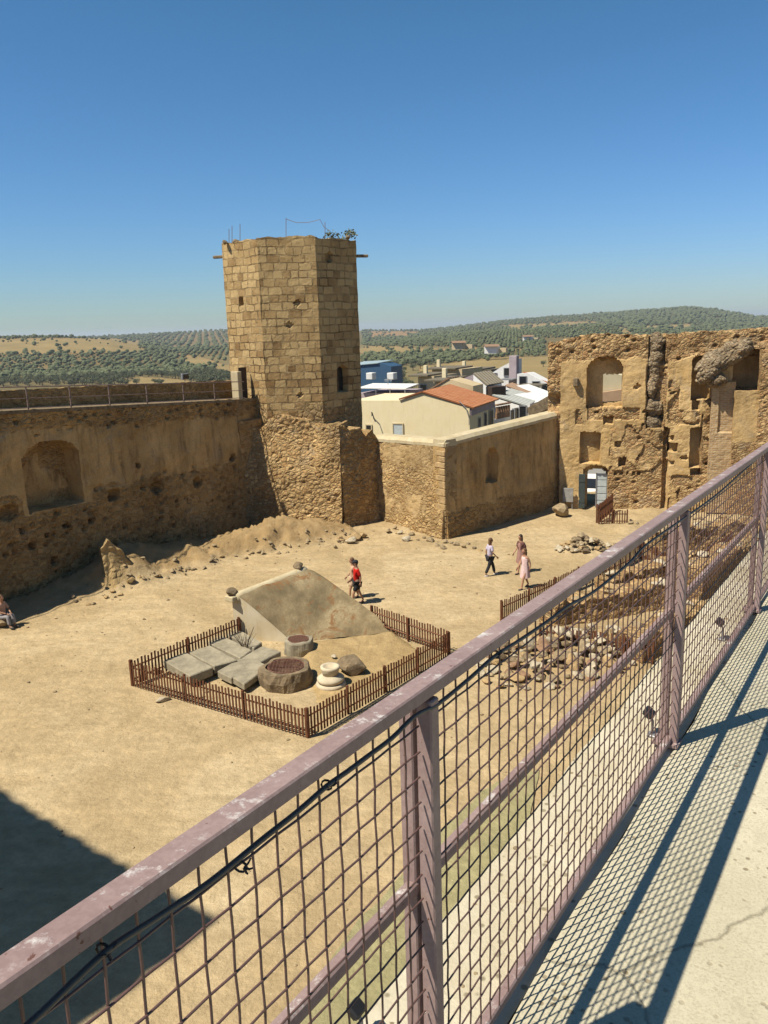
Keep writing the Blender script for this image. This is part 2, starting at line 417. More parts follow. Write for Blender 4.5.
MAT['tiles_old'] = tiles('old_clay_roof_tiles', (.40, .25, .16), (.5, .36, .25), 1.8)
MAT['sheet'] = tiles('grey_sheet_roof', (.42, .43, .40), (.52, .53, .49), 1.2)
MAT['brown_roof'] = tiles('brown_grey_roof', (.26, .22, .16), (.34, .30, .22), 1.6)
MAT['blue_sheet'] = simple('blue_sheet_metal', (.05, .10, .17), .5, var=.15, bump=0)
MAT['pale_sheet'] = simple('pale_blue_roof_sheet', (.36, .44, .46), .5, var=.15, bump=0)
def glass_dark(name, c=(.02, .022, .025)):
    g = NG(name, .15, .6); g.col(c); return g.m
MAT['glass'] = glass_dark('dark_window_glass')
MAT['dark_wood'] = simple('dark_wood', (.06, .04, .03), .7, bump=0)
MAT['shutter'] = simple('brown_shutter', (.20, .14, .08), .7, bump=0)
MAT['door_white'] = simple('pale_blue_door_paint', (.50, .55, .55), .6, var=.15, bump=.2)
MAT['door_dark'] = simple('dark_green_door_paint', (.06, .075, .07), .6, bump=.2)
MAT['sign'] = simple('grey_panel', (.36, .35, .32), .6, bump=0)

def pt_attr(me, name, vals):
    a = me.attributes.new(name, 'FLOAT', 'POINT'); a.data.foreach_set('value', vals)

# ------------------------------------------------------------------ relief walls
def stones(p, s):
    d = noise.voronoi(p*s)[0]; return min(d[1]-d[0], .35)
def relief_wall(name, pl, u0, u1, z0, top, thick, cell, mat, parent=None, depth=None, hole=None, rub=None, amp=.06, sscale=2.6, base_out=0.0, seed=0, coarse=.35):
    """front sheet with real relief, back sheet, top and ends: one closed wall"""
    nu = max(2, int(round((u1-u0)/cell))); zt = [top(u0+(u1-u0)*i/nu) for i in range(nu+1)]
    nv = max(2, int(round((max(zt)-z0)/cell)))
    me = bpy.data.meshes.new(name); vs = []; uvs = []; rb = []; fs = []
    so_ = V((seed*7.3, seed*3.1, seed*1.7))
    hl = {}
    for i in range(nu+1):
        u = u0+(u1-u0)*i/nu
        for j in range(nv+1):
            z = z0+(zt[i]-z0)*j/nv
            r_ = rub(u, z) if rub else 1.0
            p = V((u, 0, z))+so_
            dp = depth(u, z) if depth else 0.0
            q = 0.0
            m = min(1, max(0, r_+noise.noise(p*1.3)*.5))
            q += (stones(V((p.x, 0, p.z*1.4)), sscale)-.15)*amp*(.25+1.6*m)
            q += noise.fractal(p*coarse*2, 1.0, 2.0, 4)*amp*1.1
            q += base_out*max(0, 1-(z-z0)/max(.1, (zt[i]-z0)))**2
            vs.append(pl.pt(u+noise.noise(p*2.3)*amp*.5, z+(noise.noise(p*3.1)*amp if j == nv else 0), q-dp)); uvs.append((u, z)); rb.append(r_)
    def fid(i, j): return i*(nv+1)+j
    holes = set()
    if hole:
        for i in range(nu):
            for j in range(nv):
                u = u0+(u1-u0)*(i+.5)/nu; zz = (zt[i]+zt[i+1])/2; z = z0+(zz-z0)*(j+.5)/nv
                if hole(u, z): holes.add((i, j))
    for i in range(nu):
        for j in range(nv):
            if (i, j) in holes: continue
            fs.append((fid(i, j), fid(i+1, j), fid(i+1, j+1), fid(i, j+1)))
    off = len(vs); nb = nv if holes else 1
    for i in range(nu+1):
        u = u0+(u1-u0)*i/nu
        for j in range(nb+1):
            z = z0+(zt[i]-z0)*j/nb
            vs.append(pl.pt(u, z-(.02 if j == nb else 0), -thick)); uvs.append((u, z)); rb.append(rub(u, z) if rub else 1.0)
    def bid(i, j): return off+i*(nb+1)+j
    for i in range(nu):
        for j in range(nb):
            if holes and (i, j) in holes: continue
            fs.append((bid(i, j), bid(i, j+1), bid(i+1, j+1), bid(i+1, j)))
    for i in range(nu): fs.append((fid(i, nv), fid(i+1, nv), bid(i+1, nb), bid(i, nb)))
    for (i, j) in holes:
        for (di, dj, a, b) in ((0, -1, (i, j), (i+1, j)), (0, 1, (i+1, j+1), (i, j+1)), (-1, 0, (i, j+1), (i, j)), (1, 0, (i+1, j), (i+1, j+1))):
            if (i+di, j+dj) not in holes and 0 <= i+di < nu and 0 <= j+dj < nv:
                fs.append((fid(*a), fid(*b), bid(*b), bid(*a)))
    for i in (0, nu):
        if nb == nv:
            for j in range(nv): fs.append((fid(i, j), fid(i, j+1), bid(i, j+1), bid(i, j)))
            continue
        ring = [fid(i, j) for j in range(nv+1)]+[bid(i, j) for j in range(nb, -1, -1)]
        fs.append(ring if i == 0 else ring[::-1])
    me.from_pydata([tuple(v) for v in vs], [], fs)
    bm = new(); bm.from_mesh(me); fixn(bm); bm.to_mesh(me); bm.free()
    uvl = me.uv_layers.new(name='UVMap')
    for lp in me.loops: uvl.data[lp.index].uv = uvs[lp.vertex_index]
    pt_attr(me, 'rub', rb)
    return obj(name, me, mat, parent)
def ragged(base, amp, seed, f=.8):
    return lambda u: base+amp*noise.fractal(V((u*f, seed, 0)), .9, 2.0, 5)
def lerp_tab(tab):
    def fn(x):
        if x <= tab[0][0]: return tab[0][1]
        for (a, va), (b, vb) in zip(tab, tab[1:]):
            if x <= b: return va+(vb-va)*(x-a)/(b-a)
        return tab[-1][1]
    return fn
def sm(a, b, x):
    t = min(1, max(0, (x-a)/(b-a))); return t*t*(3-2*t)
# ------------------------------------------------------------------ courtyard ground
LW = Plane((-16.0-5.4*1.5, 32.8-8.1*1.5), (-7.2, 46.0))          # left curtain wall
TOE = [(-15.8, 29.0), (-12.9, 32.6), (-10.6, 35.4), (-7.7, 38.6), (-4.2, 41.0), (-1.2, 42.4)]
TOEH = [.15, .35, 1.1, .75, 1.05, .35]
TOEB = [1.6, 1.6, 2.2, 1.8, 2.0, 1.8]
def bank(x, y):
    best = None
    for i in range(len(TOE)-1):
        a = V((*TOE[i], 0)); b = V((*TOE[i+1], 0)); d = b-a; L = d.length; d.normalize()
        t = (V((x, y, 0))-a).dot(d)/L; tt = min(1, max(0, t))
        q = a+(b-a)*tt; dist = (V((x, y, 0))-q).length
        side = (V((x, y, 0))-q).dot(V((-d.y, d.x, 0)))
        if best is None or dist < best[0]: best = (dist, side, i+tt)
    dist, side, k = best; i = min(int(k), len(TOE)-2); f = k-i
    h = TOEH[i]*(1-f)+TOEH[i+1]*f; wd = TOEB[i]*(1-f)+TOEB[i+1]*f
    if k <= 0 or k >= len(TOE)-1: h *= max(0, 1-dist/2)
    s = dist if side > 0 else -dist
    nn_ = noise.fractal(V((x*.9, y*.9, 3)), 1.0, 2.0, 4)
    s += nn_*.5; h *= 1+.35*noise.noise(V((x*.6, y*.6, 9)))
    if s < -.6: return 0
    if s < wd: return h*sm(-.6, wd, s)
    return h*(1-sm(wd, wd+.7, s))*1.0 + .1
def gz(x, y):
    z = .05*noise.fractal(V((x*.15, y*.15, 0)), 1.0, 2.0, 5)+.015*noise.noise(V((x*1.5, y*1.5, 2)))
    b = bank(x, y)
    if b > 0: z += b + min(1, b*3)*(.09*noise.fractal(V((x*3.1, y*3.1, 5)), .5, 2.0, 6)+.06*(stones(V((x, y, 0)), 1.6)-.12))
    # talus at the foot of the facade and excavation ground to the right
    t = sm(9.5, 13, x)*sm(24, 30, y)
    z += t*(.25*noise.fractal(V((x*.5, y*.5, 8)), 1.0, 2.0, 5))
    z += (.75+.25*noise.noise(V((x*2.5, y*2.5, 4))))*exp(-((x+11.5)**2/1.7+(y-35.4)**2/.8)) if x < -8 else 0
    z += .55*exp(-((x-9.3)**2/2.2+(y-37.6)**2/.8))
    z += .45*exp(-((x-6.2)**2/9+(y-26.0)**2/3.5))
    return z
def grid_sheet(name, x0, x1, y0, y1, c, zf, mat, kind='structure'):
    nx = int((x1-x0)/c); ny = int((y1-y0)/c); vs = []; fs = []
    for j in range(ny+1):
        for i in range(nx+1):
            x = x0+(x1-x0)*i/nx; y = y0+(y1-y0)*j/ny; vs.append((x, y, zf(x, y)))
    for j in range(ny):
        for i in range(nx):
            a = j*(nx+1)+i; fs.append((a, a+1, a+nx+2, a+nx+1))
    me = bpy.data.meshes.new(name); me.from_pydata(vs, [], fs)
    for p in me.polygons: p.use_smooth = True
    pt_attr(me, 'bank', [min(1, max(0, bank(v[0], v[1])*3)) if v[0] < 1 and v[1] > 26 else min(1, exp(-((v[0]-6.2)**2/14+(v[1]-26)**2/7)))*.8 for v in vs])
    return meta(obj(name, me, mat, origin=(0, 0, 0)), kind=kind)
grid_sheet('courtyard_ground', -26, 26, 2, 52, .14, gz, MAT['dirt'])

# ------------------------------------------------------------------ terrain outside: one sheet to the horizon
BASEZ = lerp_tab([(0, -1.0), (45, -1.0), (52, -1.2), (60, -2.2), (100, -5.5), (150, -8.5), (250, -12), (400, -14.5), (700, -15), (1000, -13), (1500, -7), (2100, -2), (2600, 3), (6000, 6), (14000, 10)])
SKY = lerp_tab([(-700, 345), (-300, 340), (0, 339), (20, 338.5), (60, 338), (100, 337), (160, 334), (215, 330.5), (290, 331), (366, 331), (420, 330.5), (450, 328), (500, 321.5), (560, 316.5), (610, 314.5), (640, 311.5), (690, 308.5), (720, 311.5), (755, 318), (800, 319), (1100, 322), (1500, 325)])
NEAR = lerp_tab([(-700, 352), (0, 338), (50, 337.2), (110, 339), (140, 345), (170, 350), (366, 345), (480, 333), (560, 330), (600, 327), (625, 331), (700, 335), (1500, 340)])
import functools
@functools.lru_cache(None)
def az_targets(ka):
    az = ka*1e-4
    P = EYE+V((sin(az), cos(az), 0))*1000
    x = pix(P)[0] if cos(az) > .2 else (1500 if az > 0 else -700)
    x = max(-700, min(1500, x))
    def z_at(r, ypx):
        d = ray(x, ypx); hyp = sqrt(d.x**2+d.y**2); return EYE.z+d.z/hyp*r
    return z_at(2600, SKY(x)), z_at(1150, NEAR(x))
def tz(x, y):
    r = sqrt(x*x+y*y); az = atan2(x, y)
    z = BASEZ(r)
    if r > 500:
        zs, zn = az_targets(int(az*1e4))
        # a near rise about 1150 m away and the skyline ridge at 2600 m
        if r < 1150: z = z+(zn-z)*exp(-((r-1150)/330)**2)
        elif r < 2600: z = zn+(zs-zn)*sm(1150, 2600, r)-5*sin(pi*(r-1150)/1450)
        else: z = zs-(r-2600)*.012
    z += (noise.fractal(V((x*.004, y*.004, 1)), 1.0, 2.0, 4))*min(2.2, max(0, (r-90)/260))*(1 if r < 2000 else .6)
    return z
FIELDS = [  # patches of land, drawn where they lie: (polygon as seen from the castle, kind)  kinds: straw, soil, grove, wood
 ([(-300, 341), (110, 338), (140, 345), (150, 352), (-300, 356)], 'straw'),
 ([(95, 341), (140, 341), (138, 352), (100, 353)], 'straw'),
 ([(-300, 355), (150, 350), (190, 358), (120, 368), (-300, 382)], 'rows'),
 ([(130, 336), (230, 330), (230, 356), (190, 356), (140, 348)], 'rows'),
 ([(178, 354), (200, 357), (232, 366), (232, 378), (205, 368), (180, 361)], 'straw'),
 ([(138, 377), (185, 380), (190, 384), (120, 386)], 'straw'),
 ([(-300, 374), (120, 367), (178, 361), (232, 377), (232, 388), (140, 377), (100, 400), (-300, 400)], 'grove'),
 ([(366, 331), (420, 332), (418, 337), (372, 338)], 'soil'),
 ([(362, 336), (560, 330), (620, 333), (560, 352), (470, 347), (362, 346)], 'grove'),
 ([(362, 345), (430, 348), (440, 352), (362, 354)], 'straw'),
 ([(362, 353), (440, 352), (560, 350), (560, 356), (500, 357), (430, 366), (362, 368)], 'grove'),
 ([(430, 349), (510, 344), (560, 347), (560, 350), (470, 353)], 'straw'),
 ([(420, 367), (500, 357), (800, 352), (800, 420), (430, 420)], 'straw'),
 ([(362, 370), (430, 372), (440, 420), (362, 420)], 'scrub'),
 ([(500, 326), (590, 321), (600, 325), (520, 330)], 'straw'),
 ([(640, 326), (700, 324), (690, 329), (640, 330)], 'straw'),
 ([(470, 326), (600, 318), (600, 327), (500, 333)], 'mixed'),
 ([(560, 327), (600, 325), (625, 333), (560, 336)], 'rows'),
 ([(600, 323), (628, 328), (632, 334), (600, 334)], 'straw'),
]
def inpoly(x, y, poly):
    c = False; n = len(poly)
    for i in range(n):
        x1, y1 = poly[i]; x2, y2 = poly[i-1]
        if (y1 > y) != (y2 > y) and x < (x2-x1)*(y-y1)/(y2-y1)+x1: c = not c
    return c
KIND = {'straw': 0.0, 'soil': .25, 'rows': .4, 'mixed': .55, 'scrub': .7, 'grove': .85, 'wood': 1.0}
def field(P):
    x, y = pix(P)
    x += 8*noise.noise(V(P)*.006); y += .8*noise.noise(V(P)*.01)
    for poly, k in FIELDS:
        if inpoly(x, y, poly): return k
    if x > 590 and y < 333: return 'wood'
    return 'mixed' if y < 345 else 'scrub'
rs = [0, 30, 44]
while rs[-1] < 13000: rs.append(rs[-1]*1.022 if rs[-1] < 3200 else rs[-1]*1.09)
azs = []; a = -180.0
while a < 180: azs.append(a); a += .16 if -32 <= a < 32 else 6.0
vs = []; fs = []; kd = []
for r in rs:
    for a in azs:
        x = r*sin(R(a)); y = r*cos(R(a)); z = tz(x, y); vs.append((x, y, z))
        kd.append(KIND[field((x, y, z))] if (r > 55 and -32 <= a <= 32) else .5)
na = len(azs)
for i in range(len(rs)-1):
    for j in range(na):
        fs.append((i*na+j, i*na+(j+1) % na, (i+1)*na+(j+1) % na, (i+1)*na+j))
me = bpy.data.meshes.new('terrain'); me.from_pydata(vs, [], fs)
for p in me.polygons: p.use_smooth = True
pt_attr(me, 'field', kd)
def terrain_mat():
    g = NG('countryside', 1.0, .05); co = g.co('Object')
    k = g.attr('field'); 
    c = g.ramp(k, [(0, (.34, .255, .125)), (.25, (.36, .22, .11)), (.4, (.22, .16, .08)), (.55, (.18, .155, .08)), (.7, (.22, .18, .09)), (.85, (.16, .13, .065)), (1.0, (.10, .10, .05))])
    c = g.mix(g.ramp(g.noise(co, .02, 8, .7), [(.35, .6), (.65, 1.0)]), tuple((.13, .11, .055)), c)
    c = g.mix(g.ramp(g.noise(co, .3, 6, .7), [(.3, .7), (.6, 1.0)]), tuple((.12, .10, .05)), c)
    g.col(c); return g.m
meta(obj('terrain', me, terrain_mat(), origin=(0, 0, 0)), kind='structure')

# ------------------------------------------------------------------ olive trees
def leaf_mat(name, a, b):
    g = NG(name, .8, .2); co = g.co('Object'); oi = g.t.nodes.new('ShaderNodeObjectInfo')
    c = g.ramp(g.noise(co, 1.1, 4), [(.3, a), (.7, b)])
    g.col(c); return g.m
MAT['olive'] = leaf_mat('olive_leaves', (.09, .105, .055), (.17, .18, .105))
MAT['bark'] = simple('olive_bark', (.12, .09, .06), .9, bump=.3)
MAT['wood_leaf'] = leaf_mat('oak_leaves', (.075, .09, .042), (.14, .155, .08))
def clump(bm, c, rx, rz, n, s, rnd):
    for _ in range(n):
        while True:
            p = V((rnd.uniform(-1, 1), rnd.uniform(-1, 1), rnd.uniform(-1, 1)))
            if .35 < p.length < 1: break
        p = V((p.x*rx, p.y*rx, p.z*rz))+V(c)
        a = V((rnd.uniform(-1, 1), rnd.uniform(-1, 1), rnd.uniform(-1, 1))).normalized(); b = a.orthogonal().normalized(); q = a.cross(b)
        k = s*rnd.uniform(.6, 1.3)
        bm.faces.new([bm.verts.new(p+b*k), bm.verts.new(p+q*k*.7), bm.verts.new(p-b*k), bm.verts.new(p-q*k*.7)])
def olive_proto(seed):
    rnd = random.Random(seed)
    t = thing('olive_tree', 'x', 'tree')
    b = new(); tube(b, [(0, 0, -.3), (.1, 0, .6), (0, .1, 1.3)], [.28, .2, .13], 6); 
    for k in range(4):
        an = k*1.57+rnd.random(); tube(b, [(0, 0, 1.45), (.9*cos(an), .9*sin(an), 2.2)], [.1, .04], 4)
    obj('trunk', b, MAT['bark'], t)
    b = new()
    for k in range(7):
        an = rnd.random()*6.28; rr = rnd.uniform(.4, 1.2)
        clump(b, (rr*cos(an), rr*sin(an), rnd.uniform(1.9, 3.1)), rnd.uniform(.8, 1.2), rnd.uniform(.6, .9), 60, .2, rnd)
    obj('crown', b, MAT['olive'], t)
    return t
oprot = [olive_proto(s) for s in (1, 2, 3)]
spots = []
rnd = random.Random(5)
def add_rows(x0, x1, y0, y1, dx, dy, rot, kinds, jit=.8, maxn=9999):
    """orchard rows laid out on the ground; a tree wherever the row crosses a grove"""
    out = []
    ca, sa = cos(rot), sin(rot); L = 2700
    return out
def scan(rmin, rmax, sp, kinds, rot, jit):
    out = []; n = int(rmax*.55/sp)+1; m = int(rmax/sp)+1
    ca, sa = cos(rot), sin(rot); lim = int(rmax*1.1/sp)
    for i in range(-lim, lim):
        for j in range(-lim, lim):
            x = (i*ca-j*sa)*sp; y = (i*sa+j*ca)*sp
            r = sqrt(x*x+y*y)
            if y < 10 or not (rmin <= r < rmax) or abs(atan2(x, y)) > R(28.5): continue
            x += rnd.uniform(-jit, jit); y += rnd.uniform(-jit, jit)
            P = (x, y, tz(x, y)); k = field(P)
            if k in kinds:
                if rnd.random() > kinds[k]: continue
                px, py = pix(P)
                if -12 < px < 780 and not (232 < px < 362): out.append((r, P, k))
    return out
trees = scan(150, 640, 6.6, {'grove': .99, 'rows': .95, 'scrub': .2, 'straw': .006, 'mixed': .3}, .5, .8)
trees += scan(640, 1300, 8.5, {'grove': .98, 'rows': .95, 'mixed': .55, 'wood': .75, 'scrub': .2, 'straw': .07}, .95, .5)
trees += scan(1300, 2700, 15, {'grove': .97, 'rows': .8, 'mixed': .6, 'wood': .8, 'straw': .03, 'soil': .05}, .2, 3)
trees.sort(key=lambda t: t[0])
def seen(P):
    """drop trees hidden behind the walls and tower, kept simple"""
    x, y = pix(P)
    top = 385 if x < 232 else 392 if x < 366 else 436 if x < 545 else 336
    return y < top+2
trees = [t for t in trees if seen(t[1])]
near = trees[:300]; far = trees[300:]
print('TREES', len(near), len(far), near[0][0] if near else 0, near[-1][0] if near else 0)
for i, (r, P, k) in enumerate(near):
    o = oprot[i % 3] if i < 3 else copy_tree(oprot[i % 3])
    place(o, (P[0], P[1], P[2]-.1), rnd.random()*6.28, rnd.uniform(.85, 1.35))
    side = 'left of the round-cornered tower' if P[0] < -40 else 'beyond the village roofs'
    o['label'] = ('small grey-green olive tree in the nearest orchard rows ' + ('seen over the left castle wall' if P[0] < -20 else 'seen beyond the village roofs'))
    o['category'] = 'tree'; o['group'] = 'olive trees nearest to the castle ' + ('left of the tower' if P[0] < -20 else 'right of the tower')
vs = []; fs = []
for (r, P, k) in far:
    s = (2.0 if r < 700 else 2.0 if r < 1300 else 3.0)*rnd.choice((.55, .8, 1.0, 1.15, 1.35))*rnd.uniform(.85, 1.15)
    if k == 'wood': s *= 1.4
    hgt = s*rnd.uniform(.9, 1.2); n0 = len(vs); K = 6
    vs.append((P[0], P[1], P[2]+hgt*1.45))
    for zz, rr in ((hgt*1.05, .85), (hgt*.4, 1.0)):
        a0 = rnd.random()
        for q in range(K):
            a = a0+q*2*pi/K; m = s*rr*rnd.uniform(.7, 1.15)
            vs.append((P[0]+m*cos(a), P[1]+m*sin(a), P[2]+zz*rnd.uniform(.85, 1.15)))
    vs.append((P[0], P[1], P[2]-.2))
    for q in range(K):
        a, b = n0+1+q, n0+1+(q+1) % K; fs += [(n0, a, b), (a, a+K, b+K, b), (a+K, n0+1+2*K, b+K)]
me = bpy.data.meshes.new('far_olive_groves'); me.from_pydata(vs, [], fs)
g_ = obj('far_olive_groves', me, MAT['wood_leaf'], origin=(0, 0, 0))
meta(g_, 'dark green olive orchards and scrub woods covering the distant hills', 'olive groves', kind='stuff')

# ------------------------------------------------------------------ castle: left curtain wall with niche and wall walk
wl = thing('castle_curtain_wall', 'long shaded castle wall on the left with a deep arched niche and a walkway along its top', 'castle wall', tuple(LW.A))
un0, zn0 = LW.uz(28, 510); un1, _ = LW.uz(83, 500); _, znt = LW.uz(55, 440); _, znb = LW.uz(55, 507)
uA, zA = LW.uz(-60, 414); uB, zB = LW.uz(244, 399)
walkz = lambda u: zA+(zB-zA)*(u-uA)/(uB-uA)
def in_arch(u, z, a, b, zb, zt, rise=.45):
    if not (a <= u <= b and z >= zb): return False
    m = (a+b)/2; h = (b-a)/2; t = (u-m)/h; return z <= zt-rise*(1-sqrt(max(0, 1-t*t)))*h*1.0
def niche_d(u, z): return .95 if in_arch(u, z, un0, un1, znb, znt, .6) else 0
print('niche', un0, un1, znb, znt, 'walk', zA, zB)
def rub_l(u, z):
    k = .12+.75*sm(znb+.9, znb-.3, z)+.7*sm(walkz(u)-1.3, walkz(u)-.5, z)+.5*max(0, noise.noise(V((u*.5, z*.5, 4))))
    if un0-.45 < u < un1+.45 and znb-.1 < z < znt+.5: k = 0
    for (cu, cz, cr) in PITS:
        if (u-cu)**2+(z-cz)**2 < cr*cr*2.5: k = 1
    return k
PITS = [(LW.uz(x, y)+(r,)) for (x, y, r) in ((112, 495, .38), (156, 487, .4), (196, 482, .35), (8, 512, .45), (137, 466, .12), (30, 545, .2), (52, 560, .22), (90, 520, .18), (65, 525, .15), (45, 535, .14), (232, 458, .18), (175, 500, .12), (210, 500, .1), (20, 530, .14))]
def dep_l(u, z):
    d = niche_d(u, z)
    for (cu, cz, cr) in PITS:
        q = sqrt((u-cu)**2+((z-cz)*1.2)**2)+.08*noise.noise(V((u*4, z*4, 0)))
        if q < cr: d += .5*(1-(q/cr)**3)
    # small voids of lost stones
    if z < znb+.7 or z > walkz(u)-1.1:
        v = noise.voronoi(V((u*1.9, z*2.3, 3)))[0][0]
        if v < .3: d += .3*(1-v/.3)
    return d
u_end = LW.L+.6
relief_wall('wall_face', LW, -4, u_end, -.3, lambda u: walkz(u)-.02, .9, .085, MAT['curtain'], wl, dep_l, None, rub_l, amp=.09, base_out=.35)
b = new(); A_ = LW.pt(-4, walkz(-4), .06); B_ = LW.pt(u_end, walkz(u_end), .06)
nrm = LW.n; wdt = 1.6
vv = [A_, B_, B_-nrm*wdt, A_-nrm*wdt]; prism(b, [v for v in vv], V((0, 0, -.14))); obj('wall_walk', fixn(b), MAT['dark_stone'], wl)
# outer parapet behind the walk, its shaded inner face to us
PW = Plane((LW.A-nrm*1.55)[:2], (LW.A-nrm*1.55+LW.d*5)[:2])
uP, zP0 = PW.uz(0, 390.5); uQ, zP1 = PW.uz(238, 380)
ptop = lambda u: zP0+(zP1-zP0)*(u-uP)/(uQ-uP)+.03*noise.noise(V((u, 0, 0)))
relief_wall('parapet', PW, -5, LW.L+.9, 2, ptop, .5, .16, MAT['curtain'], wl, None, None, lambda u, z: .62, amp=.04)
# railing on the walk edge
rl = thing('wall_walk_railing', 'thin rusty metal railing along the walkway on top of the left castle wall', 'railing', tuple(LW.pt(LW.L, walkz(LW.L), -.05)))
posts = [LW.uz(x, 412)[0] for x in (-50, -10, 30, 73, 112, 149.5, 186, 217)]
hts = .95
for u in posts:
    b = new(); tube(b, [LW.pt(u, walkz(u)-.02, -.08), LW.pt(u, walkz(u)+hts, -.08)], .03, 6); obj('post', b, MAT['old_rail'], rl)
for h, r_ in ((hts, .028), (.48, .016), (.08, .02)):
    b = new(); tube(b, [LW.pt(-3.5, walkz(-3.5)+h, -.08), LW.pt(LW.L-.3, walkz(LW.L)+h, -.08)], r_, 6); obj('rail', b, MAT['old_rail'], rl)
u_, z_ = LW.uz(186, 379)
fl = thing('wall_floodlight', 'small grey floodlight clamped on top of the railing of the left castle wall', 'floodlight', tuple(LW.pt(u_, z_, -.08)))
b = new(); box(b, LW.pt(u_, z_+.12, -.08), (.42, .14, .3), (LW.d, LW.n, V((0, 0, 1))), .02); obj('housing', b, MAT['grey_metal'], fl)
b = new(); box(b, LW.pt(u_+.02, z_+.12, .002), (.34, .02, .22), (LW.d, LW.n, V((0, 0, 1)))); obj('lens', b, MAT['glass'], fl)
b = new(); tube(b, [LW.pt(u_, z_-.12, -.08), LW.pt(u_, z_+.02, -.08)], .025, 6); obj('bracket', b, MAT['grey_metal'], fl)

# ------------------------------------------------------------------ octagonal tower
TC = V((-4.85, 49.6, 0)); TR = 4.0
tw = thing('octagonal_tower', 'tall octagonal sandstone castle tower with a rubble base and small dark windows', 'tower', tuple(TC))
va = [R(-65.5+45*k) for k in range(8)]
tv = [TC+V((TR*sin(a), -TR*cos(a), 0)) for a in va]
ztop = EYE.z+ (atY(290, 237, TC.y-3.9).z-EYE.z)
print('tower top', ztop, [tuple(round(c) for c in pix(v+V((0, 0, ztop)))) for v in tv])
tops = [.0, .05, .0, -.05, 0, 0, 0, 0]
for k in range(8):
    A = tv[k]; B = tv[(k+1) % 8]
    pl = Plane(A[:2], B[:2]); c = (A+B)/2; out = (c-TC).normalized(); pl.n = out
    if k == 2: # right, shaded face: window
        wu0, wz1 = pl.uz(337, 366); wu1, wz0 = pl.uz(348, 391)
        if wu0 > wu1: wu0, wu1 = wu1, wu0
        wb = new(); box(wb, pl.pt((wu0+wu1)/2, (wz0+wz1)/2, -.42), (wu1-wu0+.1, .04, wz1-wz0+.1), (pl.d, pl.n, V((0, 0, 1)))); obj('window', wb, MAT['glass'], tw)  # dark pane set back in the slit, standing in for the shade inside
        dfn = lambda u, z, a=wu0, b_=wu1, c0=wz0, c1=wz1: .62 if in_arch(u, z, a, b_, c0, c1, .6) else (.2 if (u-1.0)**2+(z-ztop+1.0)**2 < .06 else 0)
    elif k == 0:
        hu, hz = pl.uz(241, 302); hu2, hz2 = pl.uz(236, 371)
        dfn = lambda u, z, a=hu, b_=hz, c0=hu2, c1=hz2: .35 if (abs(u-a) < .16 and abs(z-b_) < .22) else 0
    elif k == 1:
        pts_ = [pl.uz(x, y) for x, y in ((297, 303), (289, 325), (300, 395))]
        dfn = lambda u, z, q=pts_: .12 if any(abs(u-a)+abs(z-b_) < .2 for a, b_ in q) else 0
    else: dfn = None
    vis = k in (0, 1, 2, 7, 3)
    tt = ztop+tops[k]
    rb = lambda u, z: (.24+1.0*sm(7.2, 4.4, z+.8*noise.noise(V((u*.6, z*.6, 0)))))
    relief_wall('tower_face', pl, 0, pl.L, -.3, ragged(tt, .10, k*3.1, 1.6), .7, .09 if vis else .5, MAT['ashlar'], tw, dfn, None, rb, amp=.035, base_out=.0, seed=k)
# roof infill: earth mound on top
b = new(); lathe(b, TC+V((0, 0, ztop-.9)), [(3.5, 0), (3.4, .65), (2.4, .95), (1.2, 1.2), (.2, 1.25)], 20, .15, 2); obj('roof_mound', b, MAT['grey_rubble'], tw)
# merlon stubs at the left
for x, y, s in ((225, 242, .45), (236, 240, .5), (348, 236, .4), (300, 235, .5)):
    P = atY(x, y, TC.y-2.2 if x < 300 else TC.y-3); b = rock_bm(x, 1.2, 1, .7, 2, .3, (P.x, P.y, ztop-.1), s); obj('merlon_stone', b, MAT['dark_stone'], tw)
# waterspouts
for x, y, sx in ((219, 257, -1), (362, 256, 1)):
    P = atY(x, y, TC.y-.9); b = new(); box(b, P, (.7, .22, .16), axes(.3*sx), .04); obj('waterspout', b, MAT['grey_metal'] if False else MAT['dark_stone'], tw)
for x, y0, y1 in ((229, 240, 229), (232, 240, 226), (240, 238, 224), (286, 236, 218), (325, 238, 222)):
    P0 = atY(x, y0+4, TC.y-1.6); P1 = atY(x, y1, TC.y-1.6); b = new(); tube(b, [P0, P1], .018, 5); obj('metal_rod', b, MAT['old_rail'], tw)
b = new(); tube(b, [atY(286, 219, TC.y-1.6), atY(296, 222.5, TC.y-1.6), atY(308, 222.5, TC.y-1.6), atY(320, 219.5, TC.y-1.6), atY(324, 227, TC.y-1.6), atY(330, 231, TC.y-1.6)], .014, 4); obj('wire', b, MAT['old_rail'], tw)
P = atY(341, 237, TC.y-2)
pb = thing('tower_top_shrub', 'small green weed growing from the tower top at its right edge', 'plant', (P.x, P.y, ztop-.1))
b = new(); rnd2 = random.Random(2)
for k in range(5): clump(b, (P.x+rnd2.uniform(-.9, .6), P.y, ztop+.12+rnd2.random()*.2), .35, .22, 40, .07, rnd2)
obj('leaves', b, MAT['olive'], pb)
b = new(); tube(b, [(P.x, P.y, ztop-.1), (P.x-.2, P.y, ztop+.25)], .02, 4); obj('stem', b, MAT['bark'], pb)

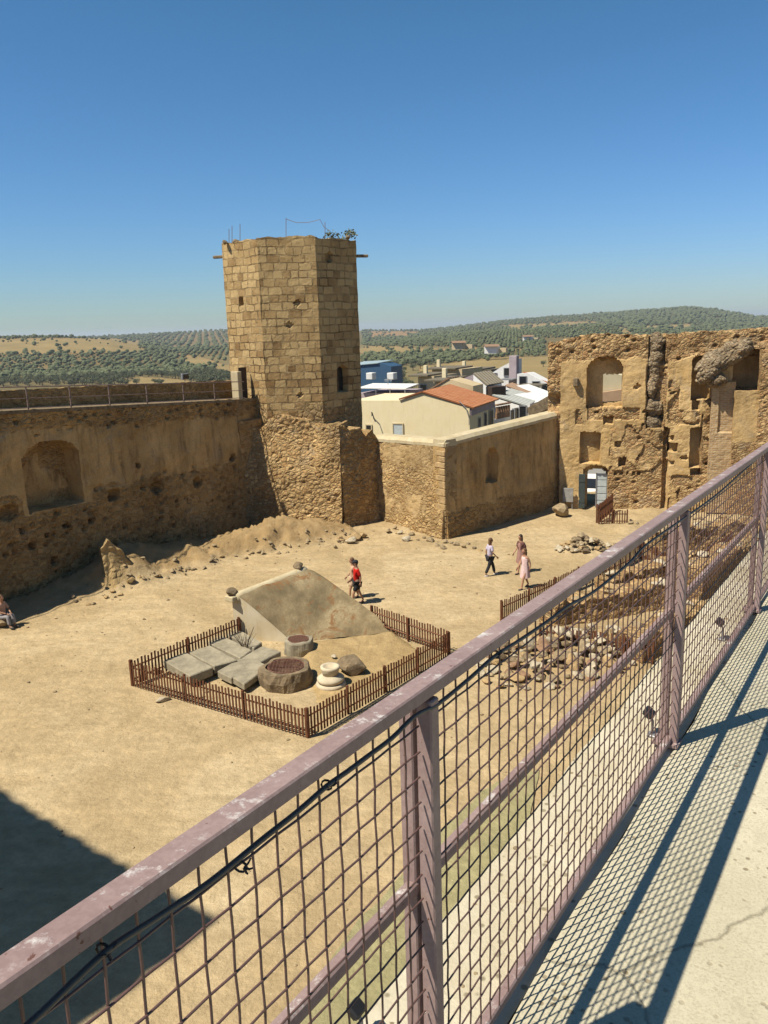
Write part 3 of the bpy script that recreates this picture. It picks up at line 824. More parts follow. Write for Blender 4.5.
# rubble buttress wrapped round the foot of the tower
def at_px(x, y): p = ground(x, y); return (p.x, p.y)
b1 = V((-7.9, 45.3, 0)); b2 = V((-2.25, 44.3, 0)); b3 = V((-.25, 46.1, 0)); 
F1 = Plane(b1[:2], b2[:2]); 
topF = lerp_tab([(0, F1.uz(252, 420)[1]), (.35, 5.5), (1.2, 5.6), (2.2, 6.3), (3.4, 6.0), (4.4, F1.uz(330, 428)[1]), (5.8, F1.uz(345, 425)[1])])
print('buttress top', topF(0), topF(2), topF(5.5))
fb = lambda u: topF(u)+.15*noise.fractal(V((u*1.5, 4, 0)), .8, 2.0, 4)
relief_wall('rubble_base', F1, 0, F1.L, -.3, fb, 2.2, .085, MAT['rubble'], tw, lambda u, z: .5*sm(2.5, 5.5, z)*(1-sm(4.2, 4.8, u))+(.14*max(0, .25-noise.voronoi(V((u*2, z*2.4, 7)))[0][0])*4), None, lambda u, z: .75, amp=.10, base_out=.5, seed=2)
F2 = Plane(b2[:2], b3[:2]); F2.n = V((F2.d.y, -F2.d.x, 0))
fr = lambda u: F1.uz(345, 425)[1]-.3*u+.3*noise.fractal(V((u*2, 8, 0)), .8, 2.0, 4)
relief_wall('rubble_pier', F2, 0, F2.L+.2, -.3, fr, 2.0, .085, MAT['rubble'], tw, None, None, lambda u, z: .9, amp=.14, base_out=.25, seed=5)
# lower outer step by the curtain wall
F3 = Plane((-9.6, 47.0), (-7.7, 45.1)); F3.n = V((-F3.d.y, F3.d.x, 0)) if V((-F3.d.y, F3.d.x, 0)).y < 0 else V((F3.d.y, -F3.d.x, 0))
relief_wall('rubble_step', F3, 0, F3.L, -.3, ragged(F1.uz(256, 418)[1]-.1, .15, 3), 1.5, .12, MAT['curtain'], tw, None, None, lambda u, z: .9, amp=.10, base_out=.3, seed=6)
P = LW.pt(LW.L-.05, walkz(LW.L), -.5)
dj = thing('tower_gate_pier', 'dark metal gate with pale pier where the left wall walk meets the tower', 'gate', tuple(P))
b = new(); box(b, P+LW.d*(-.35)+V((0, 0, .75)), (.32, .5, 1.5), (LW.d, LW.n, V((0, 0, 1))), .02); obj('pier', b, MAT['coping'], dj)
b = new(); box(b, P+LW.d*.15+V((0, 0, .85)), (.6, .06, 1.7), (LW.d, LW.n, V((0, 0, 1))), .01); obj('gate_leaf', b, MAT['dark_wood'], dj)

# ------------------------------------------------------------------ low stone wall between tower and ruin
W1 = Plane((-.45, 46.4), (3.16, 41.6)); W2 = Plane((3.16, 41.6), (10.35, 48.4))
lw = thing('low_courtyard_wall', 'low stone courtyard wall with pale mortar coping, lit on its left stretch and shaded on the right', 'stone wall', (3.16, 41.6, 0))
zc0 = W1.uz(373, 441)[1]; zc1 = W1.uz(445, 447)[1]; zc2 = W2.uz(556, 418)[1]
print('low wall top', zc0, zc1, zc2)
relief_wall('lit_wall_face', W1, 0, W1.L, -.3, lambda u: zc0+(zc1-zc0)*u/W1.L, .8, .08, MAT['rubble'], lw, None, None, lambda u, z: .5+.35*noise.noise(V((u*.7, z*.6, 1)))+.3*sm(1.2, .3, z), amp=.08, base_out=.25, seed=8)
au, az_ = W2.uz(490, 463); 
an0 = W2.uz(486, 468)[0]; an1 = W2.uz(497, 468)[0]; azt = W2.uz(491, 448)[1]; azb = W2.uz(491, 482)[1]
def w2d(u, z):
    d = .5 if in_arch(u, z, an0, an1, azb, azt, .9) else 0
    if z < 1.5:
        v = noise.voronoi(V((u*1.6, z*2.2, 5)))[0][0]
        if v < .25: d += .2*(1-v/.25)
    return d
relief_wall('shaded_wall_face', W2, 0, W2.L, -.3, lambda u: zc1+(zc2-zc1)*u/W2.L, .8, .08, MAT['curtain'], lw, w2d, None, lambda u, z: .22+.8*sm(1.7, .8, z)+.2*noise.noise(V((u*.7, z*.6, 1))), amp=.07, base_out=.2, seed=9)
for pl, za, zb_ in ((W1, zc0, zc1), (W2, zc1, zc2)):
    b = new(); n_ = 24
    vs_ = []
    for i in range(n_+1):
        u = pl.L*i/n_; z = za+(zb_-za)*i/n_; jz = .02*noise.noise(V((u*2, z, 0)))
        vs_.append([b.verts.new(pl.pt(u, z+jz, o)+V((0, 0, dz))) for o, dz in ((.05, .003), (.06, .16), (-.1, .34), (-.75, .36), (-.85, .003))])
    for a_, c_ in zip(vs_, vs_[1:]):
        for k in range(4): b.faces.new((a_[k], c_[k], c_[k+1], a_[k+1]))
        b.faces.new((a_[4], c_[4], c_[0], a_[0]))
    b.faces.new(vs_[0]); b.faces.new(vs_[-1][::-1])
    obj('coping', fixn(b), MAT['coping'], lw)
# corner quoins
b = new(); rq = random.Random(4)
z = -.1; k = 0
while z < zc1-.3:
    h = rq.uniform(.28, .42); l = .75 if k % 2 else .45
    box(b, W1.pt(W1.L-l/2+.05, z+h/2, .0), (l, .16, h-.03), (W1.d, W1.n, V((0, 0, 1))), .03); z += h; k += 1
obj('quoin_stones', b, MAT['ochre_stone'], lw)

# ------------------------------------------------------------------ ruined palace facade
FA = Plane((10.1, 48.1), (10.1+.96*6, 48.1-.27*6))
fa = thing('ruined_palace_facade', 'sunlit ochre ruined palace wall with arched window openings, broken plaster and a ragged top', 'ruin', (11, 46.7, 0))
def rect(x0, y0, x1, y1, off=0):
    ym = (y0+y1)/2; xm = (x0+x1)/2
    return FA.uz(x0, ym, off)[0], FA.uz(x1, ym, off)[0], FA.uz(xm, y1, off)[1], FA.uz(xm, y0, off)[1]
NI = [  # (rect, arch rise, depth)
 (rect(587.5, 357, 622.5, 408), .7, .95), (rect(692, 356, 712, 400), .7, .95), (rect(692, 401, 700, 410), 0, .6),
 (rect(580, 432, 600, 463), .1, .5), (rect(583, 465, 607, 514), .55, .55), (rect(668, 443, 677, 452), 0, .5), (rect(669, 436, 674, 441), 0, .35),
 (rect(690, 428, 701, 467), 0, .6), (rect(690.5, 468, 700, 475), 0, .6), (rect(733, 350, 766, 390), 0, 1.45),
 (rect(615, 441, 621, 447), 0, .3), (rect(619, 458, 626, 466), 0, .35), (rect(604, 417, 613, 424), 0, .4), (rect(594, 411, 599, 414), 0, .3)]
for x in (615, 621, 627, 633, 639): NI.append((rect(x-1, 472, x+1.4, 475), 0, .25))
W1H = rect(603, 375, 621, 404); DH = rect(586.5, 470, 605, 516)
GRV = rect(649, 300, 666, 428); SLIT = rect(659, 374, 665.5, 402)
def hole_f(u, z):
    a, b_, c_, d_ = W1H
    if a <= u <= b_ and c_ <= z <= d_: return True
    a, b_, c_, d_ = DH
    return in_arch(u, z, a, b_, -1, d_, .5)
def dep_f(u, z):
    d = 0
    for (a, b_, c_, e), rise, dd in NI:
        if in_arch(u, z, a, b_, c_, e, rise): d = max(d, dd)
    if GRV[0] < u < GRV[1] and z > GRV[2]: d = max(d, .42+.35*noise.noise(V((u*2, z*2, 1)))+.4*(.2-stones(V((u, 0, z)), 2.2)))
    if SLIT[0] < u < SLIT[1] and SLIT[2] < z < SLIT[3]: d = .45
    r_ = rub_f(u, z)
    if r_ > .55 and d < .2:
        v = noise.voronoi(V((u*1.5, z*1.9, 3)))[0][0]
        d += (.10+.10*noise.noise(V((u*1.1, z*1.1, 6))))+(.3*(1-v/.26) if v < .26 else 0)
    if d == 0:
        v = noise.voronoi(V((u*.75, z*.9, 31)))[0][0]
        if v < .13+.1*noise.noise(V((u*5, z*5, 0))): d += .22
    # the vertical break right of the groove
    a, b_, c_, e = rect(662, 428, 668, 530)
    if a < u < b_ and z < e: d += .35
    return d
RB = [(rect(540, 326, 780, 346), .9), (rect(587, 408, 640, 420), .9), (rect(646, 330, 668, 428), .95), (rect(600, 470, 665, 540), .75), (rect(610, 430, 668, 475), .55), (rect(668, 475, 720, 540), .6), (rect(700, 400, 735, 480), .6), (rect(660, 410, 700, 425), .55), (rect(668, 380, 680, 425), .55), (rect(625, 425, 650, 470), .5), (rect(575, 408, 590, 425), .5)]
SUR = [rect(583, 352, 627, 410), rect(580, 460, 611, 530), rect(688, 352, 700, 410)]
def rub_f(u, z):
    k = .14+.35*noise.noise(V((u*.8, z*.8, 2)))
    for (a, b_, c_, e), v in RB:
        if a < u < b_ and c_ < z < e: k = max(k, v+.3*noise.noise(V((u*1.3, z*1.3, 7))))
    if z > 8.6+.4*noise.noise(V((u, 0, 1))): k = max(k, .9)
    return k
uR = FA.uz(800, 400)[0]; uL = FA.uz(560.5, 400)[0]
ftop = lerp_tab([(FA.uz(x, y)[0], FA.uz(x, y)[1]) for x, y in ((560, 341), (568, 339), (575, 336), (600, 334), (640, 334.5), (655, 336), (680, 333), (720, 331), (742, 329), (760, 329), (800, 326))])
print('facade', uL, uR, ftop(3), 'W1', NI[0][0], 'door', DH)
relief_wall('facade_wall', FA, uL, uR, -.3, lambda u: ftop(u)+.18*noise.fractal(V((u*1.6, 3, 0)), .8, 2.0, 5), 1.5, .075, MAT['facade'], fa, dep_f, hole_f, rub_f, amp=.075, base_out=.15, seed=11)
# rubble coping lumps along the top
for i in range(64):
    rr = random.Random(i); u = uL+(uR-uL)*(i+.5)/64+rr.uniform(-.1, .1)
    P = FA.pt(u, ftop(u)-.2, -.25-rr.random()*.7)
    obj('coping_stone', rock_bm(i*3+1, 1.2, 1, .6, 2, .4, P, rr.uniform(.25, .55)), MAT['rubble'], fa)
# broken stub of the return wall at the left end
SP = Plane(FA.pt(uL-.75, 0, -.2)[:2], FA.pt(uL+.02, 0, -.2)[:2])
relief_wall('wall_stub', SP, 0, SP.L, -.3, ragged(FA.uz(553, 343)[1], .2, 9, 2), 1.5, .08, MAT['facade'], fa, lambda u, z: .4*sm(5.5, 5.9, z)*(1-sm(6.3, 6.8, z)), None, lambda u, z: .7, amp=.12, seed=13)
# spring of the fallen vault and its brick pilaster
def lump(bm, c, rx, ry, rz, ax, seed, sub=5, amp=.16, slant=0):
    t = new(); bmesh.ops.create_icosphere(t, subdivisions=sub, radius=1); mp = {}
    for v in t.verts:
        q = V((v.co.x*rx, v.co.y*ry, v.co.z*rz)); o = q+V((seed*5.1, seed, 0))
        f = amp*1.6*noise.fractal(o*.9, 1, 2, 4)+amp*1.5*(stones(V((o.x, o.y, o.z*1.5)), 2.6)-.14)
        q += v.co*f; q.z += slant*q.x
        mp[v] = bm.verts.new(V(c)+ax[0]*q.x+ax[1]*q.y+UPV_*q.z)
    for f in t.faces: bm.faces.new([mp[v] for v in f.verts])
    t.free()
UPV_ = V((0, 0, 1))
vb = new(); AXF = (FA.d, FA.n, UPV_)
for x, y, rx, rz, o, sl in ((722, 358, 1.25, .62, .2, .45), (709, 372, .62, .55, .35, .3), (736, 347, .7, .45, .1, .2), (718, 380, .5, .35, .3, 0)):
    u, z = FA.uz(x, y, o); lump(vb, FA.pt(u, z, o), rx, .75, rz, AXF, x*.1, 5, .17, sl)
o_ = obj('vault_fragment', vb, MAT['grey_rubble'], fa); pt_attr(o_.data, 'rub', [1.0]*len(o_.data.vertices))
# masonry core standing in the groove
vb = new()
for x, y, rx, rz in ((656, 343, .5, .5), (655, 357, .45, .6), (653, 372, .35, .6), (651, 390, .25, .7), (655, 409, .42, .5), (653, 421, .4, .4)):
    u, z = FA.uz(x, y, -.35); lump(vb, FA.pt(u, z, -.4), rx, .35, rz, AXF, x+y*.1, 4, .15)
o_ = obj('masonry_core', vb, MAT['grey_rubble'], fa); pt_attr(o_.data, 'rub', [1.0]*len(o_.data.vertices))
u0_, z0_ = FA.uz(708, 470, .35); u1_, _ = FA.uz(731, 470, .35); _, z1_ = FA.uz(716, 388, .35)
BP = Plane(FA.pt(u0_, 0, .35)[:2], FA.pt(u1_, 0, .35)[:2])
relief_wall('brick_pilaster', BP, 0, BP.L, 0, lambda u: z1_+.3, .4, .09, MAT['brick'], fa, lambda u, z: .15 if u > .45 and z > 4.5 else 0, None, lambda u, z: .4, amp=.05, seed=3)
# projecting plain wall at the right with a flat top
u0_, _ = FA.uz(732, 450, .75); u1_, _ = FA.uz(800, 450, .75); _, z1_ = FA.uz(750, 391, .75)
RP = Plane(FA.pt(u0_, 0, .75)[:2], FA.pt(u1_, 0, .75)[:2])
relief_wall('projecting_wall', RP, 0, RP.L, 0, lambda u: z1_+.02*noise.noise(V((u*2, 0, 0))), .75, .09, MAT['facade'], fa, None, None, lambda u, z: .2+.6*sm(z1_-2.6, z1_-2.9, z), amp=.05, seed=15)
u0_, _ = FA.uz(762, 360, .9); u1_, _ = FA.uz(800, 360, .9); z1_ = FA.uz(765, 336, .9)[1]
DP = Plane(FA.pt(u0_, 0, .9)[:2], FA.pt(u1_, 0, .9)[:2])
relief_wall('broken_pier', DP, 0, DP.L, 0, ragged(z1_-.7, .35, 4, 2), .9, .09, MAT['facade'], fa, None, None, lambda u, z: .75, amp=.12, seed=17)
# stone corbel on the left of the big window
P = FA.pt(*FA.uz(576, 382), .15); b = new(); box(b, P, (.3, .4, .5), (FA.d, FA.n, V((0, 0, 1))), .06); obj('corbel', b, MAT['dark_stone'], fa)
# gate in the arch
gp = FA.pt((DH[0]+DH[1])/2, 0, -.55)
ga = thing('courtyard_gate', 'double gate in the arched doorway with one dark leaf and one pale blue leaf', 'gate', tuple(gp))
u, _ = FA.uz(607, 500, -.3); u2, _ = FA.uz(595.5, 500, -.3); zt_ = DH[3]-.25
ax_ = (FA.d, FA.n, V((0, 0, 1)))
leaf_c = FA.pt((u+u2)/2+.05, zt_/2, -.32)
b = new(); nb = 5
for i in range(nb): box(b, FA.pt((u+u2)/2, (i+.5)*zt_/nb+.02, -.3), (u-u2, .05, zt_/nb-.04), ax_, .008)
obj('pale_leaf', b, MAT['door_white'], ga)
b = new(); box(b, FA.pt(u2+.02, zt_/2+.02, -.27), (.06, .07, zt_), ax_); box(b, FA.pt(u-.03, zt_/2+.02, -.27), (.06, .07, zt_), ax_); obj('leaf_frame', b, MAT['grey_metal'], ga)
ul, _ = FA.uz(578.5, 490, .25); ur, _ = FA.uz(585, 490, .25)
b = new(); box(b, FA.pt((ul+ur)/2, zt_/2+.02, .12), (ur-ul, .07, zt_), ax_, .01)
for q in (-.3, .3): box(b, FA.pt((ul+ur)/2, zt_/2+q*zt_, .165), (ur-ul-.04, .02, .12), ax_)
obj('dark_leaf', b, MAT['door_dark'], ga)
# notice panel on the shaded wall and its boulder
u, z = W2.uz(567.5, 489); P = FA.pt(FA.uz(568, 495, .4)[0], 0, .4)
sg = thing('notice_panel', 'blank pale grey notice panel on two legs in the shaded corner beside the gate', 'sign', tuple(P))
zt_ = FA.uz(568, 488, .4)[1]; zb_ = FA.uz(568, 502, .4)[1]; wd_ = FA.uz(574, 495, .4)[0]-FA.uz(563.5, 495, .4)[0]
b = new(); box(b, P+V((0, 0, (zt_+zb_)/2)), (wd_, .05, zt_-zb_), ax_, .01); obj('panel', b, MAT['sign'], sg)
for s in (-1, 1): b = new(); box(b, P+FA.d*(s*wd_*.4)-FA.n*.05+V((0, 0, zt_/2)), (.05, .05, zt_), ax_); obj('leg', b, MAT['grey_metal'], sg)
# ------------------------------------------------------------------ village behind the castle
def tile_sheet(name, a, b, c, d, mat, parent, th=.12):
    """roof sheet a-b (ridge) to d-c (eave)"""
    me = bpy.data.meshes.new(name); n = (V(b)-V(a)).cross(V(d)-V(a)).normalized()
    if n.z < 0: n = -n
    top = [V(p)+n*th for p in (a, b, c, d)]; bot = [V(p)+n*.01 for p in (a, b, c, d)]
    me.from_pydata([tuple(p) for p in top+bot], [], [(0, 1, 2, 3), (7, 6, 5, 4), (0, 4, 5, 1), (1, 5, 6, 2), (2, 6, 7, 3), (3, 7, 4, 0)])
    L = (V(b)-V(a)).length; W = (V(d)-V(a)).length; uv = me.uv_layers.new(name='UVMap')
    q = {0: (0, 0), 1: (L, 0), 2: (L, W), 3: (0, W), 4: (0, 0), 5: (L, 0), 6: (L, W), 7: (0, W)}
    for lp in me.loops: uv.data[lp.index].uv = q[lp.vertex_index]
    bm = new(); bm.from_mesh(me); fixn(bm); bm.to_mesh(me); bm.free()
    return obj(name, me, mat, parent)
def window(parent, c, ax, w_, h, mat='glass', frame='grey_metal', name='window'):
    """c: centre on the wall face, ax: (along, outward, up)"""
    b = new()
    for s in (-1, 1):
        box(b, V(c)+ax[0]*(s*w_/2)+ax[1]*.02, (.08, .1, h+.08), ax); box(b, V(c)+V((0, 0, s*h/2))+ax[1]*.02, (w_-.08, .1, .08), ax)
    f = obj(name, b, MAT[frame], parent)
    b = new(); box(b, V(c)+ax[1]*.012, (w_-.06, .03, h-.06), ax)
    obj('pane', b, MAT[mat], f); return f

VT = R(27)   # the village lies turned against the castle by this much
VA = V((sin(VT), cos(VT), 0)); VR = V((cos(VT), -sin(VT), 0))
def P3(x, y, Y):
    """where the line of sight meets the street front whose distance is Y in the middle of the village"""
    c = atY(445, 400, Y); d = ray(x, y); return EYE+d*((c-EYE).dot(VA)/d.dot(VA))
def VB(x, y, z=0.0): return VR*x+VA*y+V((0, 0, z))
def down(p, z): return V((p.x, p.y, z))
# 1 cream gabled house right behind the low wall
hy = 62.0; zg = -2.5
pk = P3(422, 393, hy); el = P3(399, 400.5, hy); ll = P3(352, 400.5, hy); er = P3(469.5, 408, hy)
back = (P3(494, 402, hy+7.5)-er); back.z = 0
ch = thing('cream_gabled_house', 'cream rendered house with red clay tile roof, nearest behind the low castle wall', 'house', (er.x-3, hy, zg))
b = new(); prism(b, [down(ll, zg), ll, el, pk, er, down(er, zg)], back); obj('wall', fixn(b), MAT['cream'], ch)
ov = V((.25, -.18, -.05))
tile_sheet('tiled_roof', pk+V((0, -.15, .04)), pk+back+V((0, 0, .04)), er+back+ov*1.2+V((.1, .3, .0)), er+ov, MAT['tiles'], ch)
tile_sheet('rear_roof', pk+V((0, -.15, .04)), pk+back+V((0, 0, .04)), el+back+V((0, 0, .04)), el+V((0, -.15, .04)), MAT['tiles'], ch)
sd_ = back.normalized(); outw = V((sd_.y, -sd_.x, 0)); axs = (sd_, outw, V((0, 0, 1)))
b = new(); cr_ = er+back*.5+outw*.03; box(b, V((cr_.x, cr_.y, er.z-.35))+outw*.03, (back.length*.98, .08, .5), axs); obj('side_cornice', b, MAT['mauve'], ch)
for x, y0, y1, m in ((479, 418, 427, 'glass'), (485, 413, 428, 'glass'), (490.5, 410, 426, 'shutter')):
    # find the point on the side wall plane
    r = ray(x, (y0+y1)/2); t = (er-EYE).dot(outw)/r.dot(outw); c = EYE+r*t
    h_ = (y1-y0)*c.y/F_PX; window(ch, c, axs, .55 if m == 'glass' else 1.1, h_, m)
axf = (VR, -VA, V((0, 0, 1)))
c = P3(398.3, 431.5, hy-.02); window(ch, c, axf, .85, 1.2, 'door_white', 'coping')
c = P3(369, 428, hy-.02); window(ch, c, axf, .5, .5, 'glass', 'coping')
c = P3(372, 416, hy-.1); b = new(); tube(b, [c, c+V((0, -.5, .35)), c+V((.25, -.6, -.4))], .04, 5); obj('wall_lamp', b, MAT['black'], ch)
b = new(); cc = P3(472, 410, hy-.1); tube(b, [P3(459, 401, hy-.15), P3(466, 408, hy-.15), P3(469, 418, hy-.1), P3(469, 425, hy-.1)], .03, 5); obj('drain_pipe', b, MAT['grey_metal'], ch)

def slab_house(name, label, cat, front, back, zg, wall, roof=None, roofpts=None, rname='roof', extra=None, group=None):
    """body: a front outline (top points left to right) swept by back; roof: a sheet over given points"""
    base = down(front[0], zg); 
    t = thing(name, label, cat, tuple(base), group)
    poly = [down(front[0], zg)]+list(front)+[down(front[-1], zg)]
    b = new(); prism(b, poly, back); obj('wall', fixn(b), MAT[wall], t)
    if roof:
        for rp in roofpts: tile_sheet(rname, *rp, MAT[roof], t)
    return t
def hsweep(p, q): v = q-p; v.z = 0; return v
# 2 small cream gable with an orange tiled verge, behind the first
Y = 72; a, b_, c = P3(420, 396, Y), P3(449, 379, Y), P3(473, 386, Y); bk = VB(0, 2.5); up_ = V((0, -.1, .03))
slab_house('small_gabled_house', 'small tan gabled house with faded tile verge rising just behind the cream house', 'house', [a, b_, c], bk, -3, 'tan', 'tiles_old', [(b_+up_, b_+bk+up_, a+bk+up_, a+up_)])
# 3 mauve gabled house with brown-grey roof
Y = 78; a, b_, c = P3(455, 384, Y), P3(473, 374.5, Y), P3(474, 398, Y); bk = hsweep(P3(473, 374.5, Y), P3(488, 374.5, Y+11))
b2_ = P3(473, 374.5, Y); a2 = P3(454, 382.5, Y); 
t = slab_house('mauve_gabled_house', 'house with a dusky mauve side wall, grey-brown roof and a cream front wall', 'house', [a2, b2_], VB(.2, 4), -4, 'mauve')
e0 = P3(487, 386, Y-1.5); e1 = e0+VB(.2, 4)
tile_sheet('roof', b2_+V((0, 0, .05)), b2_+VB(.2, 4, .05), e1, e0, MAT['brown_roof'], t)
b = new(); prism(b, [down(b2_, -4)+VB(.02, 0), b2_+V((.02, 0, -.03)), e0-V((.1, 0, .06)), down(e0, -4)-V((.1, 0, 0))], VB(.2, 3.8)); obj('front_wall', fixn(b), MAT['white'], t)
b = new(); c = P3(494, 391, Y-.6); box(b, c, (1.6, 1.5, .9), axes(.5), .05); obj('shade_block', b, MAT['dark_wood'], t)  # dark box standing in for the shadow beside the front wall
# 4 tall white house with stepped gable behind
Y = 100; pts_ = [P3(468, 385, Y), P3(486, 377, Y), P3(501, 367, Y), P3(513, 361, Y), P3(517.5, 359, Y)]
t = slab_house('tall_white_house', 'tall white house whose parapet climbs to the highest corner among the village roofs', 'house', pts_, VB(0, 1.6), -6, 'white')
for x, y in ((494, 377), (507, 372), (512, 380)): window(t, P3(x, y, Y-.02), axf, .7, .9)
b = new(); q = P3(514, 369, Y-.5); box(b, q, (.9, .9, 3.0), axes(-VT), .05); obj('stair_turret', b, MAT['mauve'], t)
for x0, x1 in ((505, 513),): b = new(); box(b, P3((x0+x1)/2, 379, Y-1.8), (1.6, 2.4, .12), axes(-VT)); obj('balcony', b, MAT['grey_metal'], t)
# 5 long orange tiled roof, 6 grey corrugated roof with red balustrade, white walls
Y = 84; a, b_, c, d = P3(505, 386, Y+4), P3(512, 383.5, Y+8), P3(541, 394, Y+6), P3(536, 398, Y+1)
t = thing('orange_roofed_house', 'low house under a long orange tiled roof, left of the white house beside the ruin', 'house', tuple(down(d, -5)))
tile_sheet('tiled_roof', a, b_, c, d, MAT['tiles_old'], t)
b = new(); prism(b, [down(a, -5), a-V((0, 0, .1)), d-V((0, 0, .1)), down(d, -5)], VB(1.2, 4.2)); obj('wall', fixn(b), MAT['white'], t)
Y = 76; a, b_, c, d = P3(492, 396, Y), P3(511, 389.5, Y+8), P3(541, 398, Y+6), P3(528, 407, Y-2)
t = thing('grey_sheet_roofed_house', 'white house under a pale grey corrugated sheet roof with a red brick balustrade', 'house', tuple(down(d, -5)))
tile_sheet('sheet_roof', a, b_, c, d, MAT['sheet'], t)
b = new(); prism(b, [down(a, -5), a-V((0, 0, .12)), d-V((0, 0, .12)), down(d, -5)], VB(2.0, 6.5)); obj('wall', fixn(b), MAT['white'], t)
Y = 70; a, d = P3(496, 416, Y+1), P3(510, 411, Y+3.5); dd = (d-a); dd.z = 0; L = dd.length; dd.normalize(); axb = (dd, V((dd.y, -dd.x, 0)), V((0, 0, 1)))
m = (a+d)/2; b = new(); box(b, m+V((0, 0, -.1)), (L, .2, .5), axb, .02)
for i in range(6): box(b, a+dd*(L*(i+.5)/6)+V((0, 0, .45)), (.16, .16, .55), axb)
box(b, m+V((0, 0, .8)), (L, .24, .14), axb, .02); obj('brick_balustrade', b, MAT['salmon'] if False else MAT['ruststone'], t)
b = new(); box(b, down(m, (m.z-5-.36)/2+.0)-axb[1]*.05, (L+2.2, .3, m.z+5-.36), axb); obj('street_wall', b, MAT['white'], t)
for x, y in ((512, 419), (516, 417)): window(t, P3(x, y, Y-.3), axb, .5, 1.4)
# small houses along the street towards the ruin
Y = 72; pts_ = [P3(511, 412, Y), P3(530, 404, Y)]
t = slab_house('white_street_house', 'white street house with a dark doorway, closest to the ruin end of the low wall', 'house', pts_, VB(.1, 2), -4, 'white')
for x, y in ((516, 418), (523, 415)): window(t, P3(x, y, Y-.02), axf, .6, 1.5)
b = new(); prism(b, [P3(527, 408, Y-.3), P3(548, 396, Y+.3), P3(551, 407, Y+.3), P3(529, 418, Y-.3)], VB(.5, 3)); 
rw = thing('rubble_garden_wall', 'rough stone garden wall between the village houses and the left edge of the ruin', 'stone wall', tuple(down(P3(540, 415, Y), -3)))
obj('wall', fixn(b), MAT['dark_stone'], rw)
# 7 white house with orange roof beside the ruin
Y = 96; pts_ = [P3(517, 374, Y), P3(527, 373, Y), P3(552, 386, Y), P3(556, 396, Y)]
t = slab_house('white_house_beside_ruin', 'white house with an orange tile strip, standing directly left of the ruin', 'house', pts_, VB(.1, 2.2), -6, 'white')
for x, y in ((523, 381), (536, 386), (545, 390)): window(t, P3(x, y, Y-.02), axf, .8, 1.0)
tile_sheet('tiled_roof', P3(523, 372.8, Y+1), P3(531, 373, Y+5), P3(556, 383, Y+5), P3(552, 385.5, Y), MAT['tiles'], t)
b = new(); box(b, P3(533, 385, Y-1.5), (2.6, 2.0, .2), axes(-VT)); obj('terrace_slab', b, MAT['brown_roof'], t)
# 8 roof terrace with a metal canopy, left
Y = 70; a = P3(358, 388, Y); c = P3(407, 387, Y)
t = thing('terrace_house', 'flat roofed house with mauve parapet and thin white canopy behind the cream house', 'house', (a.x+3, Y, -3))
w0 = P3(358, 393, Y); w1 = P3(399, 393, Y)
b = new(); prism(b, [down(w0, -3), w0, w1, down(w1, -3)], VB(0, 5)); obj('wall', fixn(b), MAT['mauve'], t)
b = new(); prism(b, [P3(358, 388.5, Y-.8), P3(358, 387.6, Y-.8), P3(406, 388.2, Y-.8), P3(406, 389.2, Y-.8)], VB(-.6, 4, .1)); obj('canopy', fixn(b), MAT['white'], t)
for x in (376, 390, 405):
    p = P3(x, 389, Y-.7); b = new(); tube(b, [p, down(p, P3(x, 401, Y-.7).z)], .05, 6); obj('canopy_post', b, MAT['grey_metal'], t)
p0 = P3(388, 398, Y+2); b = new(); tube(b, [p0, P3(388, 378, Y+2)], .03, 5)
for q in (379.5, 381): pq = P3(388, q, Y+2); tube(b, [pq-VB(.35, 0), pq+V((.35, 0, 0))], .02, 4)
obj('antenna', b, MAT['grey_metal'], t)
# 9 row of dark flat roofs
for (x0, x1, y, hh, Y, m, lab) in ((432, 462, 369, 7, 125, 'tan', 'low tan house with a dark flat roof, left in the far row of village roofs'), (458, 486, 370, 6, 132, 'brown_roof', 'low house with a dark sheet roof, right in the far row of village roofs'), (418, 434, 376, 10, 112, 'tan', 'narrow tan house at the left end of the village roofs'), (436, 452, 381, 6, 95, 'salmon', 'small pinkish house with a chimney stack between the tan roofs')):
    a = P3(x0, y+1, Y); c = P3(x1, y, Y); t = slab_house('village_house', lab, 'house', [a, c], VB(1, 6), a.z-hh*.9, m)
    b = new(); box(b, (a+c)/2+V((.5, 2.6, .16)), (c.x-a.x+.8, 7.2, .22), axes(-VT), .03); obj('flat_roof', b, MAT['brown_roof'], t)
    window(t, (a*2+c)/3+V((0, 0, -1.6))-VA*.02, axf, .9, 1.1)
    b = new(); box(b, a+V((1.2, 2.5, .8)), (.5, .5, 1.2), axes(-VT), .03); obj('chimney', b, MAT['cream'], t)
# 10 blue warehouse
Y = 185; a, c = P3(352, 368.5, Y), P3(399, 366.5, Y); 
t = thing('blue_warehouse', 'blue metal warehouse with a pale roof at the far edge of the village, left', 'warehouse', (a.x+5, Y, -11))
L_ = P3(352, 366, Y)
b = new(); prism(b, [down(L_, -12), L_, P3(372, 364.5, Y), P3(380, 363, Y), P3(391, 366.5, Y), down(P3(391, 367, Y), -12)], VB(0, 6)); obj('wall', fixn(b), MAT['blue_sheet'], t)
tile_sheet('roof', P3(352, 363, Y)+VB(0, 6), P3(382, 361.5, Y)+VB(0, 6), P3(379, 363.3, Y)-VA*.4, P3(350, 366, Y)-VA*.4, MAT['pale_sheet'], t)
for x in (371, 392): 
    p = P3(x, 371.5, Y-4); b = new(); box(b, p+V((0, 0, -1)), (1.6, 2, 1.5), axes(-VT), .1); obj('side_shed', b, MAT['white'], t)
